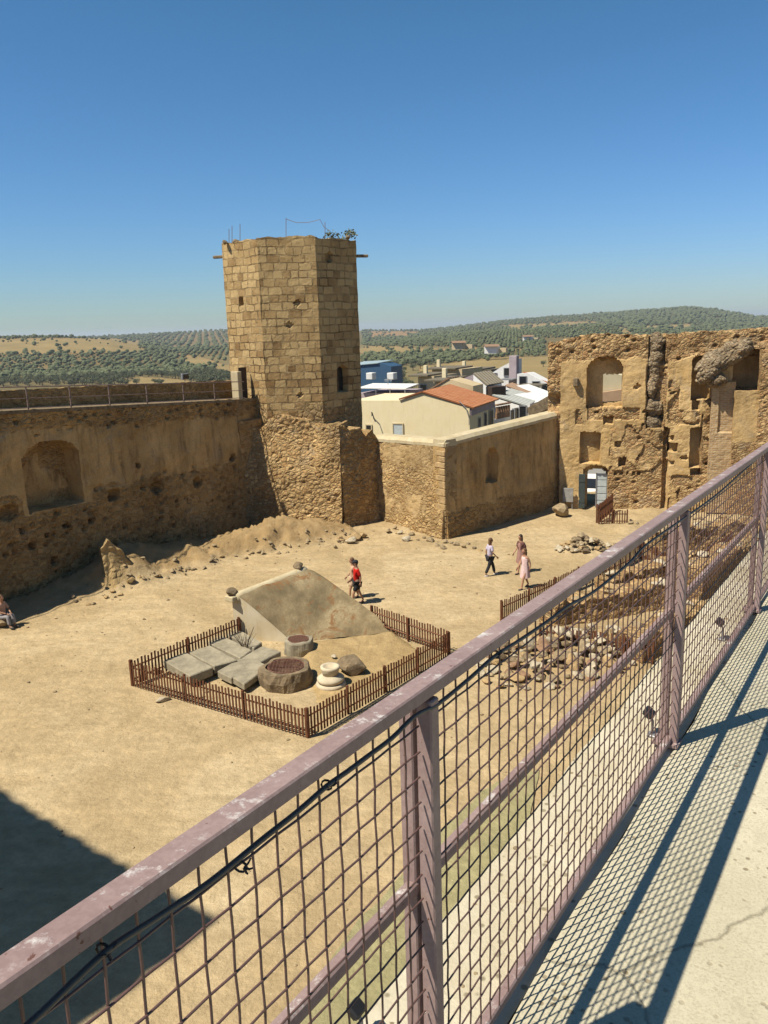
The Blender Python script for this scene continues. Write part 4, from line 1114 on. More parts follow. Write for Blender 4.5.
# 11 far farmhouses
for x, y, Y, lab in ((492, 345.5, 620, 'white farmhouse alone among the olive groves above the village'), (459, 342, 640, 'tan farm building on a bare patch, left of the white farmhouse'), (528, 336, 900, 'tiny white farmhouse highest up the hillside')):
    p = P3(x, y, Y); t = thing('farmhouse', lab, 'farmhouse', (p.x, p.y, p.z-5))
    b = new(); box(b, p+V((0, 0, -3)), (9, 7, 5), axes(-VT)); obj('wall', b, MAT['white' if x != 459 else 'tan'], t)
    b = new(); prism(b, [p+V((-5.5, -4, -.5)), p+V((-5.5, 4, -.5)), p+V((-5.5, 0, 1.0))], VB(11, 0)); obj('roof', fixn(b), MAT['tiles_old'], t)
    b = new(); box(b, p+V((7.5, 1, -3.5)), (7, 5, 3), axes(-VT)); obj('outbuilding', b, MAT['tan'], t)
# house seen through the big window of the ruin
Y = 66; a = atY(596, 379, Y); pk_ = atY(606, 371, Y); c = atY(632, 378, Y)
t = thing('salmon_house', 'salmon coloured house wall seen through the big arched window of the ruin', 'house', (c.x-1, Y, -3))
b = new(); prism(b, [down(a, -3), a, pk_, c, down(c, -3)], V((1, 6, 0))); obj('wall', fixn(b), MAT['cream'], t)
b = new(); prism(b, [atY(598, 393, Y-.4), atY(632, 388, Y-.4), atY(632, 400, Y-.4), atY(598, 402, Y-.4)], V((0, .3, 0))); obj('lower_wall', fixn(b), MAT['salmon'], t)
# white wall and parked car through the gateway
Y = 60; p = atY(592, 480, Y)
t = thing('white_street_wall', 'bright white street wall seen through the open gate of the ruin', 'wall', (p.x, Y+1, -1.2)); b = new(); box(b, (p.x, Y+1, 1.2), (7, .4, 4.8)); obj('wall', b, MAT['white'], t)
b = new(); box(b, (p.x, Y+.98, 3.68), (7.2, .6, .14)); obj('coping', b, MAT['coping'], t)
cp = ground(593, 503, -1.0)
zs = tz(cp.x, cp.y)
carT = thing('parked_car', 'white parked car half seen through the open gate of the ruin', 'car', (cp.x, cp.y, -1.0))
CP = V((cp.x+.4, cp.y+.6, -.75)); AX = axes(R(70))
def cpt(x, y, z): return CP+AX[0]*x+AX[1]*y+V((0, 0, z))
prof = [(-2.1, .35), (-2.15, .75), (-1.9, .95), (-1.5, 1.0), (-.9, 1.45), (.5, 1.5), (1.1, 1.05), (1.95, .9), (2.1, .6), (2.05, .3)]
b = new(); prism(b, [cpt(x, -.82, z) for x, z in prof], AX[1]*1.64); fixn(b); bmesh.ops.bevel(b, geom=b.edges[:], offset=.05, segments=2, affect='EDGES', clamp_overlap=True); obj('body', b, MAT['white'], carT)
for s in (-1, 1):
    b = new(); prism(b, [cpt(-1.3, s*.835, 1.03), cpt(-.85, s*.835, 1.38), cpt(.45, s*.835, 1.42), cpt(.92, s*.835, 1.06)], AX[1]*(s*.012)); obj('side_window', fixn(b), MAT['glass'], carT)
    for x in (-1.35, 1.3):
        b = new(); lathe(b, (0, 0, 0), [(.2, -.1), (.32, -.1), (.32, .1), (.2, .1)], 16); b.transform(Matrix.Translation(cpt(x, s*.78, .32))@Matrix.Rotation(R(70), 4, 'Z')@Matrix.Rotation(R(90), 4, 'X')); obj('wheel', b, MAT['black'], carT)
b = new(); prism(b, [cpt(-1.88, -.7, 1.0), cpt(-.98, -.62, 1.42), cpt(-.98, .62, 1.42), cpt(-1.88, .7, 1.0)], V((-.01, 0, .015))); obj('windscreen', fixn(b), MAT['glass'], carT)
for s in (-1, 1): b = new(); box(b, cpt(-2.13, s*.6, .72), (.06, .3, .16), AX, .02); obj('headlight', b, MAT['pale_sheet'], carT)

# ------------------------------------------------------------------ castle keep left of view, throwing the shadow at lower left
tip = ground(220, 920); e1 = ground(0, 790); e2 = ground(86, 1024)
KH = 21.0; back_ = TO_SUN*(KH/math.tan(SUN_EL))
c0 = V((tip.x, tip.y, 0))+back_; d1 = (V((e1.x, e1.y, 0))-V((tip.x, tip.y, 0))).normalized(); d2 = (V((e2.x, e2.y, 0))-V((tip.x, tip.y, 0))).normalized()
kp = thing('castle_keep', 'tall castle keep just outside the left edge, known only by its shadow on the courtyard', 'tower', (c0.x-3, c0.y, 0))
K1 = Plane(c0[:2], (c0+d1*12)[:2]); K2 = Plane((c0+d2*4)[:2], c0[:2])
K1.n = V((K1.d.y, -K1.d.x, 0)); K1.n = K1.n if K1.n.dot(d2) < 0 else -K1.n
K2.n = V((K2.d.y, -K2.d.x, 0)); K2.n = K2.n if K2.n.dot(d1) < 0 else -K2.n
kt = lambda u: KH+.16*noise.fractal(V((u*2.2, 3, 0)), .7, 2.0, 4)
relief_wall('keep_wall', K1, 0, 11, -.5, kt, 1.2, .22, MAT['rubble'], kp, None, None, lambda u, z: .6, amp=.1)
relief_wall('keep_wall', K2, 0, 4, -.5, kt, 1.2, .22, MAT['rubble'], kp, None, None, lambda u, z: .6, amp=.1)
b = new(); prism(b, [c0+d1*.9+d2*.9, c0+d1*10.5+d2*.9, c0+d1*10.5+d2*3.8, c0+d1*.9+d2*3.8], V((0, 0, KH-1))); obj('keep_core', fixn(b), MAT['rubble'], kp)

# ------------------------------------------------------------------ picket enclosures
UPV = V((0, 0, 1))
def picket_side(A, B, parent, h=.82, z=0.0, gap=.125, posts=4, lean=0.0, zf=None):
    A = V((A[0], A[1], z)); B = V((B[0], B[1], z)); d = B-A; L = d.length; d.normalize(); n = V((d.y, -d.x, 0)); ax = (d, n, UPV)
    k = int(L/gap); b = new(); rp = random.Random(int(A.x*100)+5)
    zz = zf or (lambda x, y: z)
    for i in range(k+1):
        p = A+d*(L*i/k); g0 = zz(p.x, p.y); hh = h*rp.uniform(.95, 1.04)
        tl = rp.uniform(-.03, .03); a2 = (d, n, (UPV+d*tl).normalized())
        box(b, V((p.x, p.y, g0+hh/2+.03))+n*.035, (.055, .022, hh), a2)
    obj('pickets', b, MAT['picket'], parent)
    for hz in (.22, .62):
        b = new(); tube(b, [V((A.x+d.x*L*q, A.y+d.y*L*q, zz(A.x+d.x*L*q, A.y+d.y*L*q)+hz*h/.82)) for q in [i/6 for i in range(7)]], .027, 4); obj('rail', b, MAT['picket'], parent)
    for i in range(posts):
        p = A+d*(L*(i+.0)/(max(1, posts-1))); b = new(); box(b, V((p.x, p.y, zz(p.x, p.y)+(h+.06)/2))-n*.03, (.07, .07, h+.04), ax, .008); obj('post', b, MAT['picket'], parent)
A_, N_, Rr, Bk, Rb = ground(133, 686), ground(308, 738), ground(449, 656), ground(238, 650), ground(367, 638)
BL = V((-5.25, 27.9, 0)); 
def fence(A, B, lab, **k):
    t = thing('picket_fence', lab, 'fence', ((A[0]+B[0])/2, (A[1]+B[1])/2, 0), 'dark red picket fences'); picket_side(A, B, t, **k); return t
fence(A_, N_, 'front left side of the picket fence around the masonry ramp, facing the bare courtyard')
fence(N_, Rr, 'front right side of the picket fence around the masonry ramp, closest to the metal railing', posts=5)
fence(A_, BL, 'back left side of the picket fence around the masonry ramp, behind the grey slabs', posts=3)
fence(Rr, (-.55, 27.55+1.2), 'back right side of the picket fence around the masonry ramp, running behind the ramp foot', posts=3)

# ------------------------------------------------------------------ sloping masonry ramp with two stone balls
L0 = ground(235, 639); hL = 1.62
Lt = V((L0.x, L0.y, hL)); 
Rt_ = ground(303, 569, 1.9)
f0 = ground(293, 643); f1 = ground(398, 633)
rp_ = thing('masonry_ramp', 'weathered sloping masonry ramp with a pale end wall inside the picket fence', 'ramp', (L0.x+1.5, L0.y, 0))
print('ramp', L0, Rt_, f0, f1)
me = bpy.data.meshes.new('sloped_top'); NU, NV = 46, 60; vs = []; fs = []
for i in range(NU+1):
    s = i/NU
    for j in range(NV+1):
        t = j/NV
        a = Lt.lerp(Rt_, s); c = V((f0.x, f0.y, .02)).lerp(V((f1.x, f1.y, .02)), s)
        tt = max(0, (t-.1)/.9); p = a.lerp(c, t); 
        zb = a.z*(1-tt**1.1)+.02; p.z = zb+.05*noise.fractal(V((p.x*1.1, p.y*1.1, 3)), 1, 2, 5)*(1 if 0 < i < NU else .3)-.10*exp(-((s-.12)/.05)**2)*0
        vs.append(tuple(p))
n0 = len(vs)
for i in range(NU+1):
    for j in range(NV+1): x, y, z = vs[i*(NV+1)+j]; vs.append((x, y, -.15)) if (i in (0, NU) or j in (0, NV)) else None
idx = {}; q = n0
for i in range(NU+1):
    for j in range(NV+1):
        if i in (0, NU) or j in (0, NV): idx[(i, j)] = q; q += 1
T_ = lambda i, j: i*(NV+1)+j
for i in range(NU):
    for j in range(NV): fs.append((T_(i, j), T_(i+1, j), T_(i+1, j+1), T_(i, j+1)))
me.from_pydata(vs, [], fs); obj('sloped_top', me, MAT['mortar'], rp_, smooth=True)
# body under the top: end wall faces as their own pale mesh
b = new(); pl0 = [Lt, V((f0.x, f0.y, 0))]
def side(bm, i):
    prev = None
    for j in range(NV+1):
        x, y, z = vs[T_(i, j)]; a = bm.verts.new((x, y, z-.012)); c = bm.verts.new((x, y, -.15))
        if prev: bm.faces.new((prev[0], a, c, prev[1]))
        prev = (a, c)
side(b, 0); obj('end_wall', fixn(b), MAT['lime'], rp_)
b = new(); side(b, NU)
prev = None
for i in range(NU+1):
    x, y, z = vs[T_(i, 0)]; a = b.verts.new((x, y, z-.012)); c = b.verts.new((x, y, -.15))
    if prev: b.faces.new((prev[0], a, c, prev[1]))
    prev = (a, c)
obj('back_wall', fixn(b), MAT['lime'], rp_)
# rounded crest
cv = new(); pts_ = [Lt.lerp(Rt_, t)+V((0, 0, .0)) for t in [i/10 for i in range(11)]]; tube(cv, [p+V((.1, .0, -.10+.02*noise.noise(p))) for p in pts_], .2, 10); obj('crest', cv, MAT['coping'], rp_, smooth=True)
b = new(); box(b, Lt+V((.03, .02, -.08)), (.42, .42, .2), axes(.9), .03); obj('pedestal', b, MAT['coping'], rp_)
for P, lab in ((Lt+V((.02, .02, .02)), 'dark round stone perched on the near left top corner of the ramp'), (Rt_+V((-.15, -.1, .06)), 'dark round stone perched on the far top corner of the ramp')):
    o = meta(obj('ball_stone', rock_bm(int(P.y*10), 1, 1, .9, 3, .25, P, .46), MAT['dark_stone'], smooth=False), lab, 'stone', 'round stones on the ramp')
# dirt skirt around ramp foot
def patch(x, y):
    return 0
b = new()
sk = thing('earth_skirt', 'trodden earth bank filling the picket enclosure at the foot of the ramp', 'earth bank', (-1.2, 26.5, 0))
me = bpy.data.meshes.new('earth'); vs2 = []; fs2 = []; n_ = 40
P00, P10, P11, P01 = f0, f1, V((1.7, 25.9, 0)), V((-2.2, 21.2, 0))
for i in range(n_+1):
    for j in range(n_+1):
        p = (P00.lerp(P10, i/n_)).lerp(P01.lerp(P11, i/n_), j/n_)
        e = min(i, j, n_-i, n_-j)/n_; vs2.append((p.x, p.y, -.1+.33*sm(0, .12, e)*(1-.7*j/n_)+.04*noise.fractal(V((p.x*2, p.y*2, 0)), 1, 2, 4)+gz(p.x, p.y)*.5))
for i in range(n_):
    for j in range(n_): fs2.append((i*(n_+1)+j, (i+1)*(n_+1)+j, (i+1)*(n_+1)+j+1, i*(n_+1)+j+1))
me.from_pydata(vs2, [], fs2); obj('earth', me, MAT['earth'], sk, smooth=True)
# stone slabs
SL = [((163, 660), (186, 652), (213, 667), (190, 676), .42, 'grey stone slab lying nearest the left corner post of the enclosure'),
      ((188, 652), (210, 645), (237, 660), (214, 666), .40, 'second grey stone slab from the left corner post'),
      ((207, 642), (222, 635), (252, 650), (240, 658), .38, 'third grey stone slab from the left corner post'),
      ((226, 634), (238, 629), (262, 642), (254, 648), .36, 'farthest grey stone slab, against the end wall of the ramp'),
      ((217, 671), (262, 646), (281, 651), (231, 678), .34, 'long narrow stone slab across the middle of the slab group'),
      ((232, 677), (258, 661), (270, 666), (244, 684), .34, 'short stone slab at the right front, closest to the large well head')]
for i, (a, b_, c, d, h, lab) in enumerate(SL):
    q = [ground(*p, h) for p in (a, b_, c, d)]; b = new(); b_low = [V((p.x, p.y, .12)) for p in q]
    prism(b, b_low, V((0, 0, h-.12))); fixn(b); bmesh.ops.bevel(b, geom=b.edges[:], offset=.025, segments=1, affect='EDGES', clamp_overlap=True)
    bmesh.ops.subdivide_edges(b, edges=b.edges[:], cuts=3, use_grid_fill=True)
    for v in b.verts: v.co += V((noise.noise(v.co*3), noise.noise(v.co*3+V((9, 0, 0))), noise.noise(v.co*3+V((0, 9, 0))))) * .015
    meta(obj('stone_slab', b, MAT['slab']), lab, 'stone slab', 'grey stone slabs inside the picket fence')
    
# well heads
def well(x, y, r, h, lab, tall=0):
    p = ground(x, y); t = thing('well_head', lab, 'well head', (p.x, p.y, 0), 'round stone well heads')
    b = new(); lathe(b, (p.x, p.y, -.05), [(r*.98, 0), (r, h*.55), (r*.97, h*.93), (r*.93, h), (r*.74, h+.01), (r*.72, h*.55), (r*.72, h*.5)], 40, .14, x)
    for v in b.verts: v.co += (v.co-V((p.x, p.y, v.co.z)))*.08*noise.noise(v.co*5)+V((0, 0, .03*noise.noise(v.co*4)))
    obj('stone_ring', b, MAT['dark_stone'] if tall else MAT['slab'], t)
    b = new(); rr = r*.7
    tube(b, [V((p.x+rr*cos(a*pi/12), p.y+rr*sin(a*pi/12), h-.05)) for a in range(24)], .02, 5, closed=True)
    for k in range(-5, 6):
        o = k*rr/5.6; L = sqrt(rr*rr-o*o)
        tube(b, [(p.x+o, p.y-L, h-.05), (p.x+o, p.y+L, h-.05)], .011, 4); tube(b, [(p.x-L, p.y+o, h-.04), (p.x+L, p.y+o, h-.04)], .011, 4)
    obj('grate', b, MAT['iron'], t); 
    b = new(); lathe(b, (p.x, p.y, .0), [(r*.715, h*.15), (r*.715, h*.52)], 30, cap=False); 
    obj('shaft_lining', b, MAT['dark_wood'], t)
    return t
well(287, 683, .80, .62, 'larger round well head with rough dark rim and rusty grate', 1)
well(299, 653, .50, .55, 'smaller round well head with rusty grate, at the foot of the ramp')
# column base
p = ground(331, 686)
cb_ = thing('column_base', 'pale carved round column base on a moulded plinth beside the large well head', 'column base', (p.x, p.y, 0))
b = new(); lathe(b, (p.x, p.y, 0), [(.44, 0), (.47, .07), (.44, .14), (.38, .15)], 40); obj('plinth_ring', b, MAT['pale_stone'], cb_, True)
b = new(); lathe(b, (p.x, p.y, .15), [(.36, 0), (.42, .06), (.42, .14), (.33, .2), (.27, .24)], 40); obj('torus', b, MAT['pale_stone'], cb_, True)
b = new(); lathe(b, (p.x, p.y, .39), [(.24, 0), (.26, .12), (.30, .2), (.30, .27), (.2, .275), (.17, .15)], 40); obj('neck', b, MAT['pale_stone'], cb_, True)
p = ground(352, 676); meta(obj('boulder', rock_bm(77, 1.2, 1, 1.05, 3, .45, (p.x, p.y, .02), .95), MAT['dark_stone']), 'rough brown boulder beside the pale column base', 'boulder')
p = ground(337, 664); meta(obj('small_white_stone', rock_bm(78, 1.2, 1, .6, 2, .35, (p.x-.1, p.y+.1, .2), .2), MAT['white_stone']), 'small white stone lying on the earth above the boulder', 'stone')
p = ground(163, 701); meta(obj('field_stone', rock_bm(79, 1.2, 1, .7, 3, .4, (p.x, p.y, -.04), .42), MAT['white_stone']), 'single pale stone on the sand outside the front left picket fence', 'stone')
# dry shrub beside the ramp
p = ground(246, 656); sh = thing('dry_shrub', 'leafless dry shrub against the pale end wall of the ramp', 'shrub', (p.x, p.y, 0))
b = new(); rs_ = random.Random(3)
for k in range(16):
    a = rs_.random()*6.28; l = rs_.uniform(.5, 1.1); q0 = V((p.x, p.y, .1)); q1 = q0+V((cos(a)*l*.25, sin(a)*l*.2, l*.5)); q2 = q1+V((cos(a)*l*.3, sin(a)*.1, l*.45))
    tube(b, [q0, q1, q2], [.012, .008, .004], 4)
    tube(b, [q1, q1+V((rs_.uniform(-.2, .2), rs_.uniform(-.1, .1), .25))], [.006, .003], 3)
obj('twigs', b, MAT['bark'], sh)
# ------------------------------------------------------------------ earth wall stub, loose rocks and rubble
p = ground(121, 586)
p = V((p.x, p.y, 0))
es = thing('earth_wall_stub', 'crumbling pale earth wall stub rising from the mound under the left castle wall', 'ruin', (p.x, p.y, 0))
EP = Plane((p.x-.5, p.y-.2), (p.x+.5, p.y+.3))
u_, zt_ = EP.uz(124, 541)
relief_wall('stub', EP, -.1, 1.4, -.2, lambda u: zt_-1.6*max(0, u-.4)-.7*max(0, .2-u)+.15*noise.fractal(V((u*3, 1, 0)), 1, 2, 4), 1.2, .06, MAT['earth'], es, None, None, lambda u, z: .5, amp=.13, sscale=3.2, base_out=1.1, seed=21)
for i in range(10):
    rr = random.Random(i); obj('clod', rock_bm(i+600, 1.1, 1, .7, 2, .4, EP.pt(rr.uniform(-.6, 1.8), rr.uniform(.0, .4), rr.uniform(.1, .9)), rr.uniform(.2, .45)), MAT['earth'], es)
RK = {}; STONES = []
for m in ('field_stone', 'white_stone', 'ochre_stone', 'dark_stone', 'ruststone'):
    RK[m] = []
    for s in range(4):
        rr = random.Random(s*7+len(m)); bm_ = rock_bm(s*11+len(m)*3, rr.uniform(1, 1.7), rr.uniform(.8, 1.1), rr.uniform(.5, .8), 2, .45)
        me = bpy.data.meshes.new('loose_stone'); bm_.to_mesh(me); bm_.free(); me.materials.append(MAT[m]); RK[m].append(me)
def stone_at(x, y, s, rnd, lab, grp, mats=('field_stone', 'ochre_stone', 'white_stone', 'dark_stone', 'field_stone'), dz=0.0):
    o = bpy.data.objects.new('loose_stone', rnd.choice(RK[rnd.choice(mats)])); COL.objects.link(o); BASE[o.name] = V((0, 0, 0))
    place(o, (x, y, gz(x, y)+dz-.05*s), rnd.random()*6.28, s, rnd.uniform(-.3, .3), rnd.uniform(-.3, .3))
    STONES.append(o); return meta(o, lab, 'stone', grp)
def heap(cx, cy, rx, ry, n, hgt, s0, s1, lab, grp, seed, rot=0, mats=('field_stone', 'ochre_stone', 'white_stone', 'dark_stone', 'field_stone')):
    rnd = random.Random(seed)
    for i in range(n):
        a = rnd.random()*6.28; r = sqrt(rnd.random()); x0 = r*cos(a)*rx; y0 = r*sin(a)*ry
        x = cx+x0*cos(rot)-y0*sin(rot); y = cy+x0*sin(rot)+y0*cos(rot)
        stone_at(x, y, rnd.uniform(s0, s1)*(1.2-.4*r), rnd, lab, grp, mats, hgt*(1-r)*rnd.random())
heap(9.3, 37.6, 1.25, .75, 80, .4, .14, .5, 'stone of the sunlit heap between the gate and the walking women', 'stones of the heap near the gate', 1)
heap(11.4, 38.9, 1.2, .6, 16, .2, .15, .4, 'stone scattered between the sunlit heap and the ruin', 'stones scattered below the ruin', 2, .5)
heap(5.6, 25.0, 3.1, 1.7, 240, .45, .16, .55, 'broken stone in the large heap seen through the railing mesh', 'stones of the heap behind the railing mesh', 3, .45, ('field_stone', 'white_stone', 'ochre_stone', 'dark_stone', 'ruststone', 'white_stone'))
rnd = random.Random(9)
for (x, y, s) in ((356, 540, .9), (362, 538, .7), (350, 543, .6), (407, 541, .7), (400, 534, .35), (412, 535, .4), (430, 541, .5), (437, 546, .4), (424, 538, .3), (443, 549, .35), (456, 545, .4), (463, 548, .3), (474, 549, .35), (452, 543, .3), (480, 551, .3), (388, 533, .3), (395, 531, .3), (445, 543, .3), (418, 540, .25), (335, 548, .3), (433, 536, .3), (468, 544, .25), (345, 538, .25)):
    p = ground(x, y); stone_at(p.x, p.y, s, rnd, 'stone lying along the foot of the tower and the low wall', 'stones at the foot of the low wall', ('field_stone', 'ochre_stone', 'white_stone'))
for k in range(95):
    i = rnd.randrange(1, 5); f = rnd.random(); x = TOE[i][0]*(1-f)+TOE[i+1 if i < 5 else 5][0]*f; y = TOE[i][1]*(1-f)+TOE[min(5, i+1)][1]*f
    stone_at(x+rnd.uniform(-.6, 1.0), y+rnd.uniform(-.8, .9), rnd.uniform(.12, .34), rnd, 'clod or stone on the earth mound under the left castle wall', 'clods on the earth mound', ('ochre_stone', 'field_stone'))
p = ground(563, 500); stone_at(9.9, 45.8, 1.3, rnd, 'smooth boulder in the shaded corner in front of the notice panel', None, ('field_stone',)); 
for k in range(30):
    x = rnd.uniform(12.2, 19); y = rnd.uniform(38, 44); stone_at(x, y, rnd.uniform(.2, .5), rnd, 'stone on the rough ground at the foot of the ruin', 'stones scattered below the ruin')

# the 300 stones that show largest stay single stones; the smallest ones are gathered as loose rubble
STONES.sort(key=lambda o: -o.scale[0]/(o.location-EYE).length*(1 if pix(o.location)[0] < 760 else .5))
vb = new()
for o in STONES[300:]:
    mt = Matrix.LocRotScale(o.location, o.rotation_euler, o.scale); t_ = new(); t_.from_mesh(o.data); t_.transform(mt); mp_ = [vb.verts.new(v.co) for v in t_.verts]
    t_.verts.index_update()
    for f in t_.faces: vb.faces.new([mp_[v.index] for v in f.verts])
    t_.free(); bpy.data.objects.remove(o)
meta(obj('small_rubble', vb, MAT['field_stone'], origin=(0, 0, 0)), 'small broken stones between the larger ones of the courtyard heaps', 'rubble', kind='stuff')

# low excavated walls seen through the mesh
def low_wall(name, A, B, h, th, lab, seed, mat='facade'):
    pl = Plane(A, B); t = thing(name, lab, 'low wall', ((A[0]+B[0])/2, (A[1]+B[1])/2, 0))
    relief_wall('masonry', pl, 0, pl.L, -.3, ragged(h, .22, seed, 1.4), th, .1, MAT[mat], t, None, None, lambda u, z: .75, amp=.11, base_out=.2, seed=seed)
    for i in range(int(pl.L*1.6)):
        rr = random.Random(seed*50+i); obj('cap_stone', rock_bm(seed*31+i, 1.3, 1, .55, 2, .4, pl.pt(rr.uniform(0, pl.L), h-.08, -rr.uniform(.1, th-.1)), rr.uniform(.35, .6)), MAT[rr.choice(('field_stone', 'white_stone', 'ochre_stone'))], t)
g0 = lambda x, y, z=0: tuple(ground(x, y, z))[:2]
low_wall('excavated_wall', g0(556, 632), g0(668, 606), .9, 1.0, 'low excavated stone wall with pale cap stones behind the reddish picket fence', 1)
low_wall('excavated_wall', g0(610, 600), g0(700, 572), .8, .8, 'second excavated stone wall, farther back among the pits', 2)
low_wall('excavated_wall', g0(640, 668), g0(720, 630), 1.0, .9, 'excavated stone wall on the right, close under the walkway', 3)
low_wall('excavated_wall', g0(660, 560), g0(760, 548), 1.3, .9, 'excavated stone wall nearest the foot of the ruin', 4)
low_wall('excavated_wall', g0(700, 610), g0(790, 560), 1.6, 1.0, 'tallest excavated wall at the far right behind the mesh', 5)
fence(g0(502, 625), g0(640, 560), 'long side of the excavation picket fence, its tips showing above the metal top rail', posts=7, h=.9)
fence(g0(540, 650), g0(652, 668), 'near side of the excavation picket fence, just behind the large stone heap', posts=5, h=.9)
fence(g0(640, 560), g0(690, 586), 'far side of the excavation picket fence, among the excavated walls', posts=4, h=.9)
fence(g0(597, 524), g0(612, 512), 'short picket panel standing crooked in front of the gate', posts=2, h=1.05)
fence(g0(599, 525), g0(627, 525), 'short picket panel against the foot of the ruin beside the gate', posts=3, h=.8)
fence(g0(692, 590), g0(730, 560), 'steep dark picket panel at the right behind the mesh', posts=3, h=1.3)

# ------------------------------------------------------------------ people
SKIN = simple('skin', (.42, .24, .16), .6, var=.08, bump=0); HAIRD = simple('dark_hair', (.035, .022, .015), .6, bump=0); HAIRB = simple('brown_hair', (.14, .075, .04), .6, bump=0)
CL = {}
def cloth(c):
    if c not in CL: CL[c] = simple('cloth_%d' % len(CL), c, .9, var=.15, scale=12, bump=.3)
    return CL[c]
def skin_mesh(verts, edges, radii, root=0, sub=2):
    me = bpy.data.meshes.new('tmp'); me.from_pydata([tuple(v) for v in verts], edges, []); o = bpy.data.objects.new('tmp', me); COL.objects.link(o)
    md = o.modifiers.new('s', 'SKIN'); 
    for i, r in enumerate(radii):
        d = me.skin_vertices[0].data[i]; d.radius = r if isinstance(r, tuple) else (r, r); d.use_root = (i == root)
    md.use_smooth_shade = True
    s = o.modifiers.new('u', 'SUBSURF'); s.levels = sub; s.render_levels = sub
    dg = bpy.context.evaluated_depsgraph_get(); dg.update(); out = bpy.data.meshes.new_from_object(o.evaluated_get(dg))
    bpy.data.objects.remove(o); bpy.data.meshes.remove(me); return out
def ellip(bm, c, rx, ry, rz, ax=None, sub=3):
    t = new(); bmesh.ops.create_icosphere(t, subdivisions=sub, radius=1); X, Y, Z = ax or axes(0); mp = {}
    for v in t.verts: mp[v] = bm.verts.new(V(c)+X*(v.co.x*rx)+Y*(v.co.y*ry)+Z*(v.co.z*rz))
    for f in t.faces: bm.faces.new([mp[v] for v in f.verts])
    t.free()
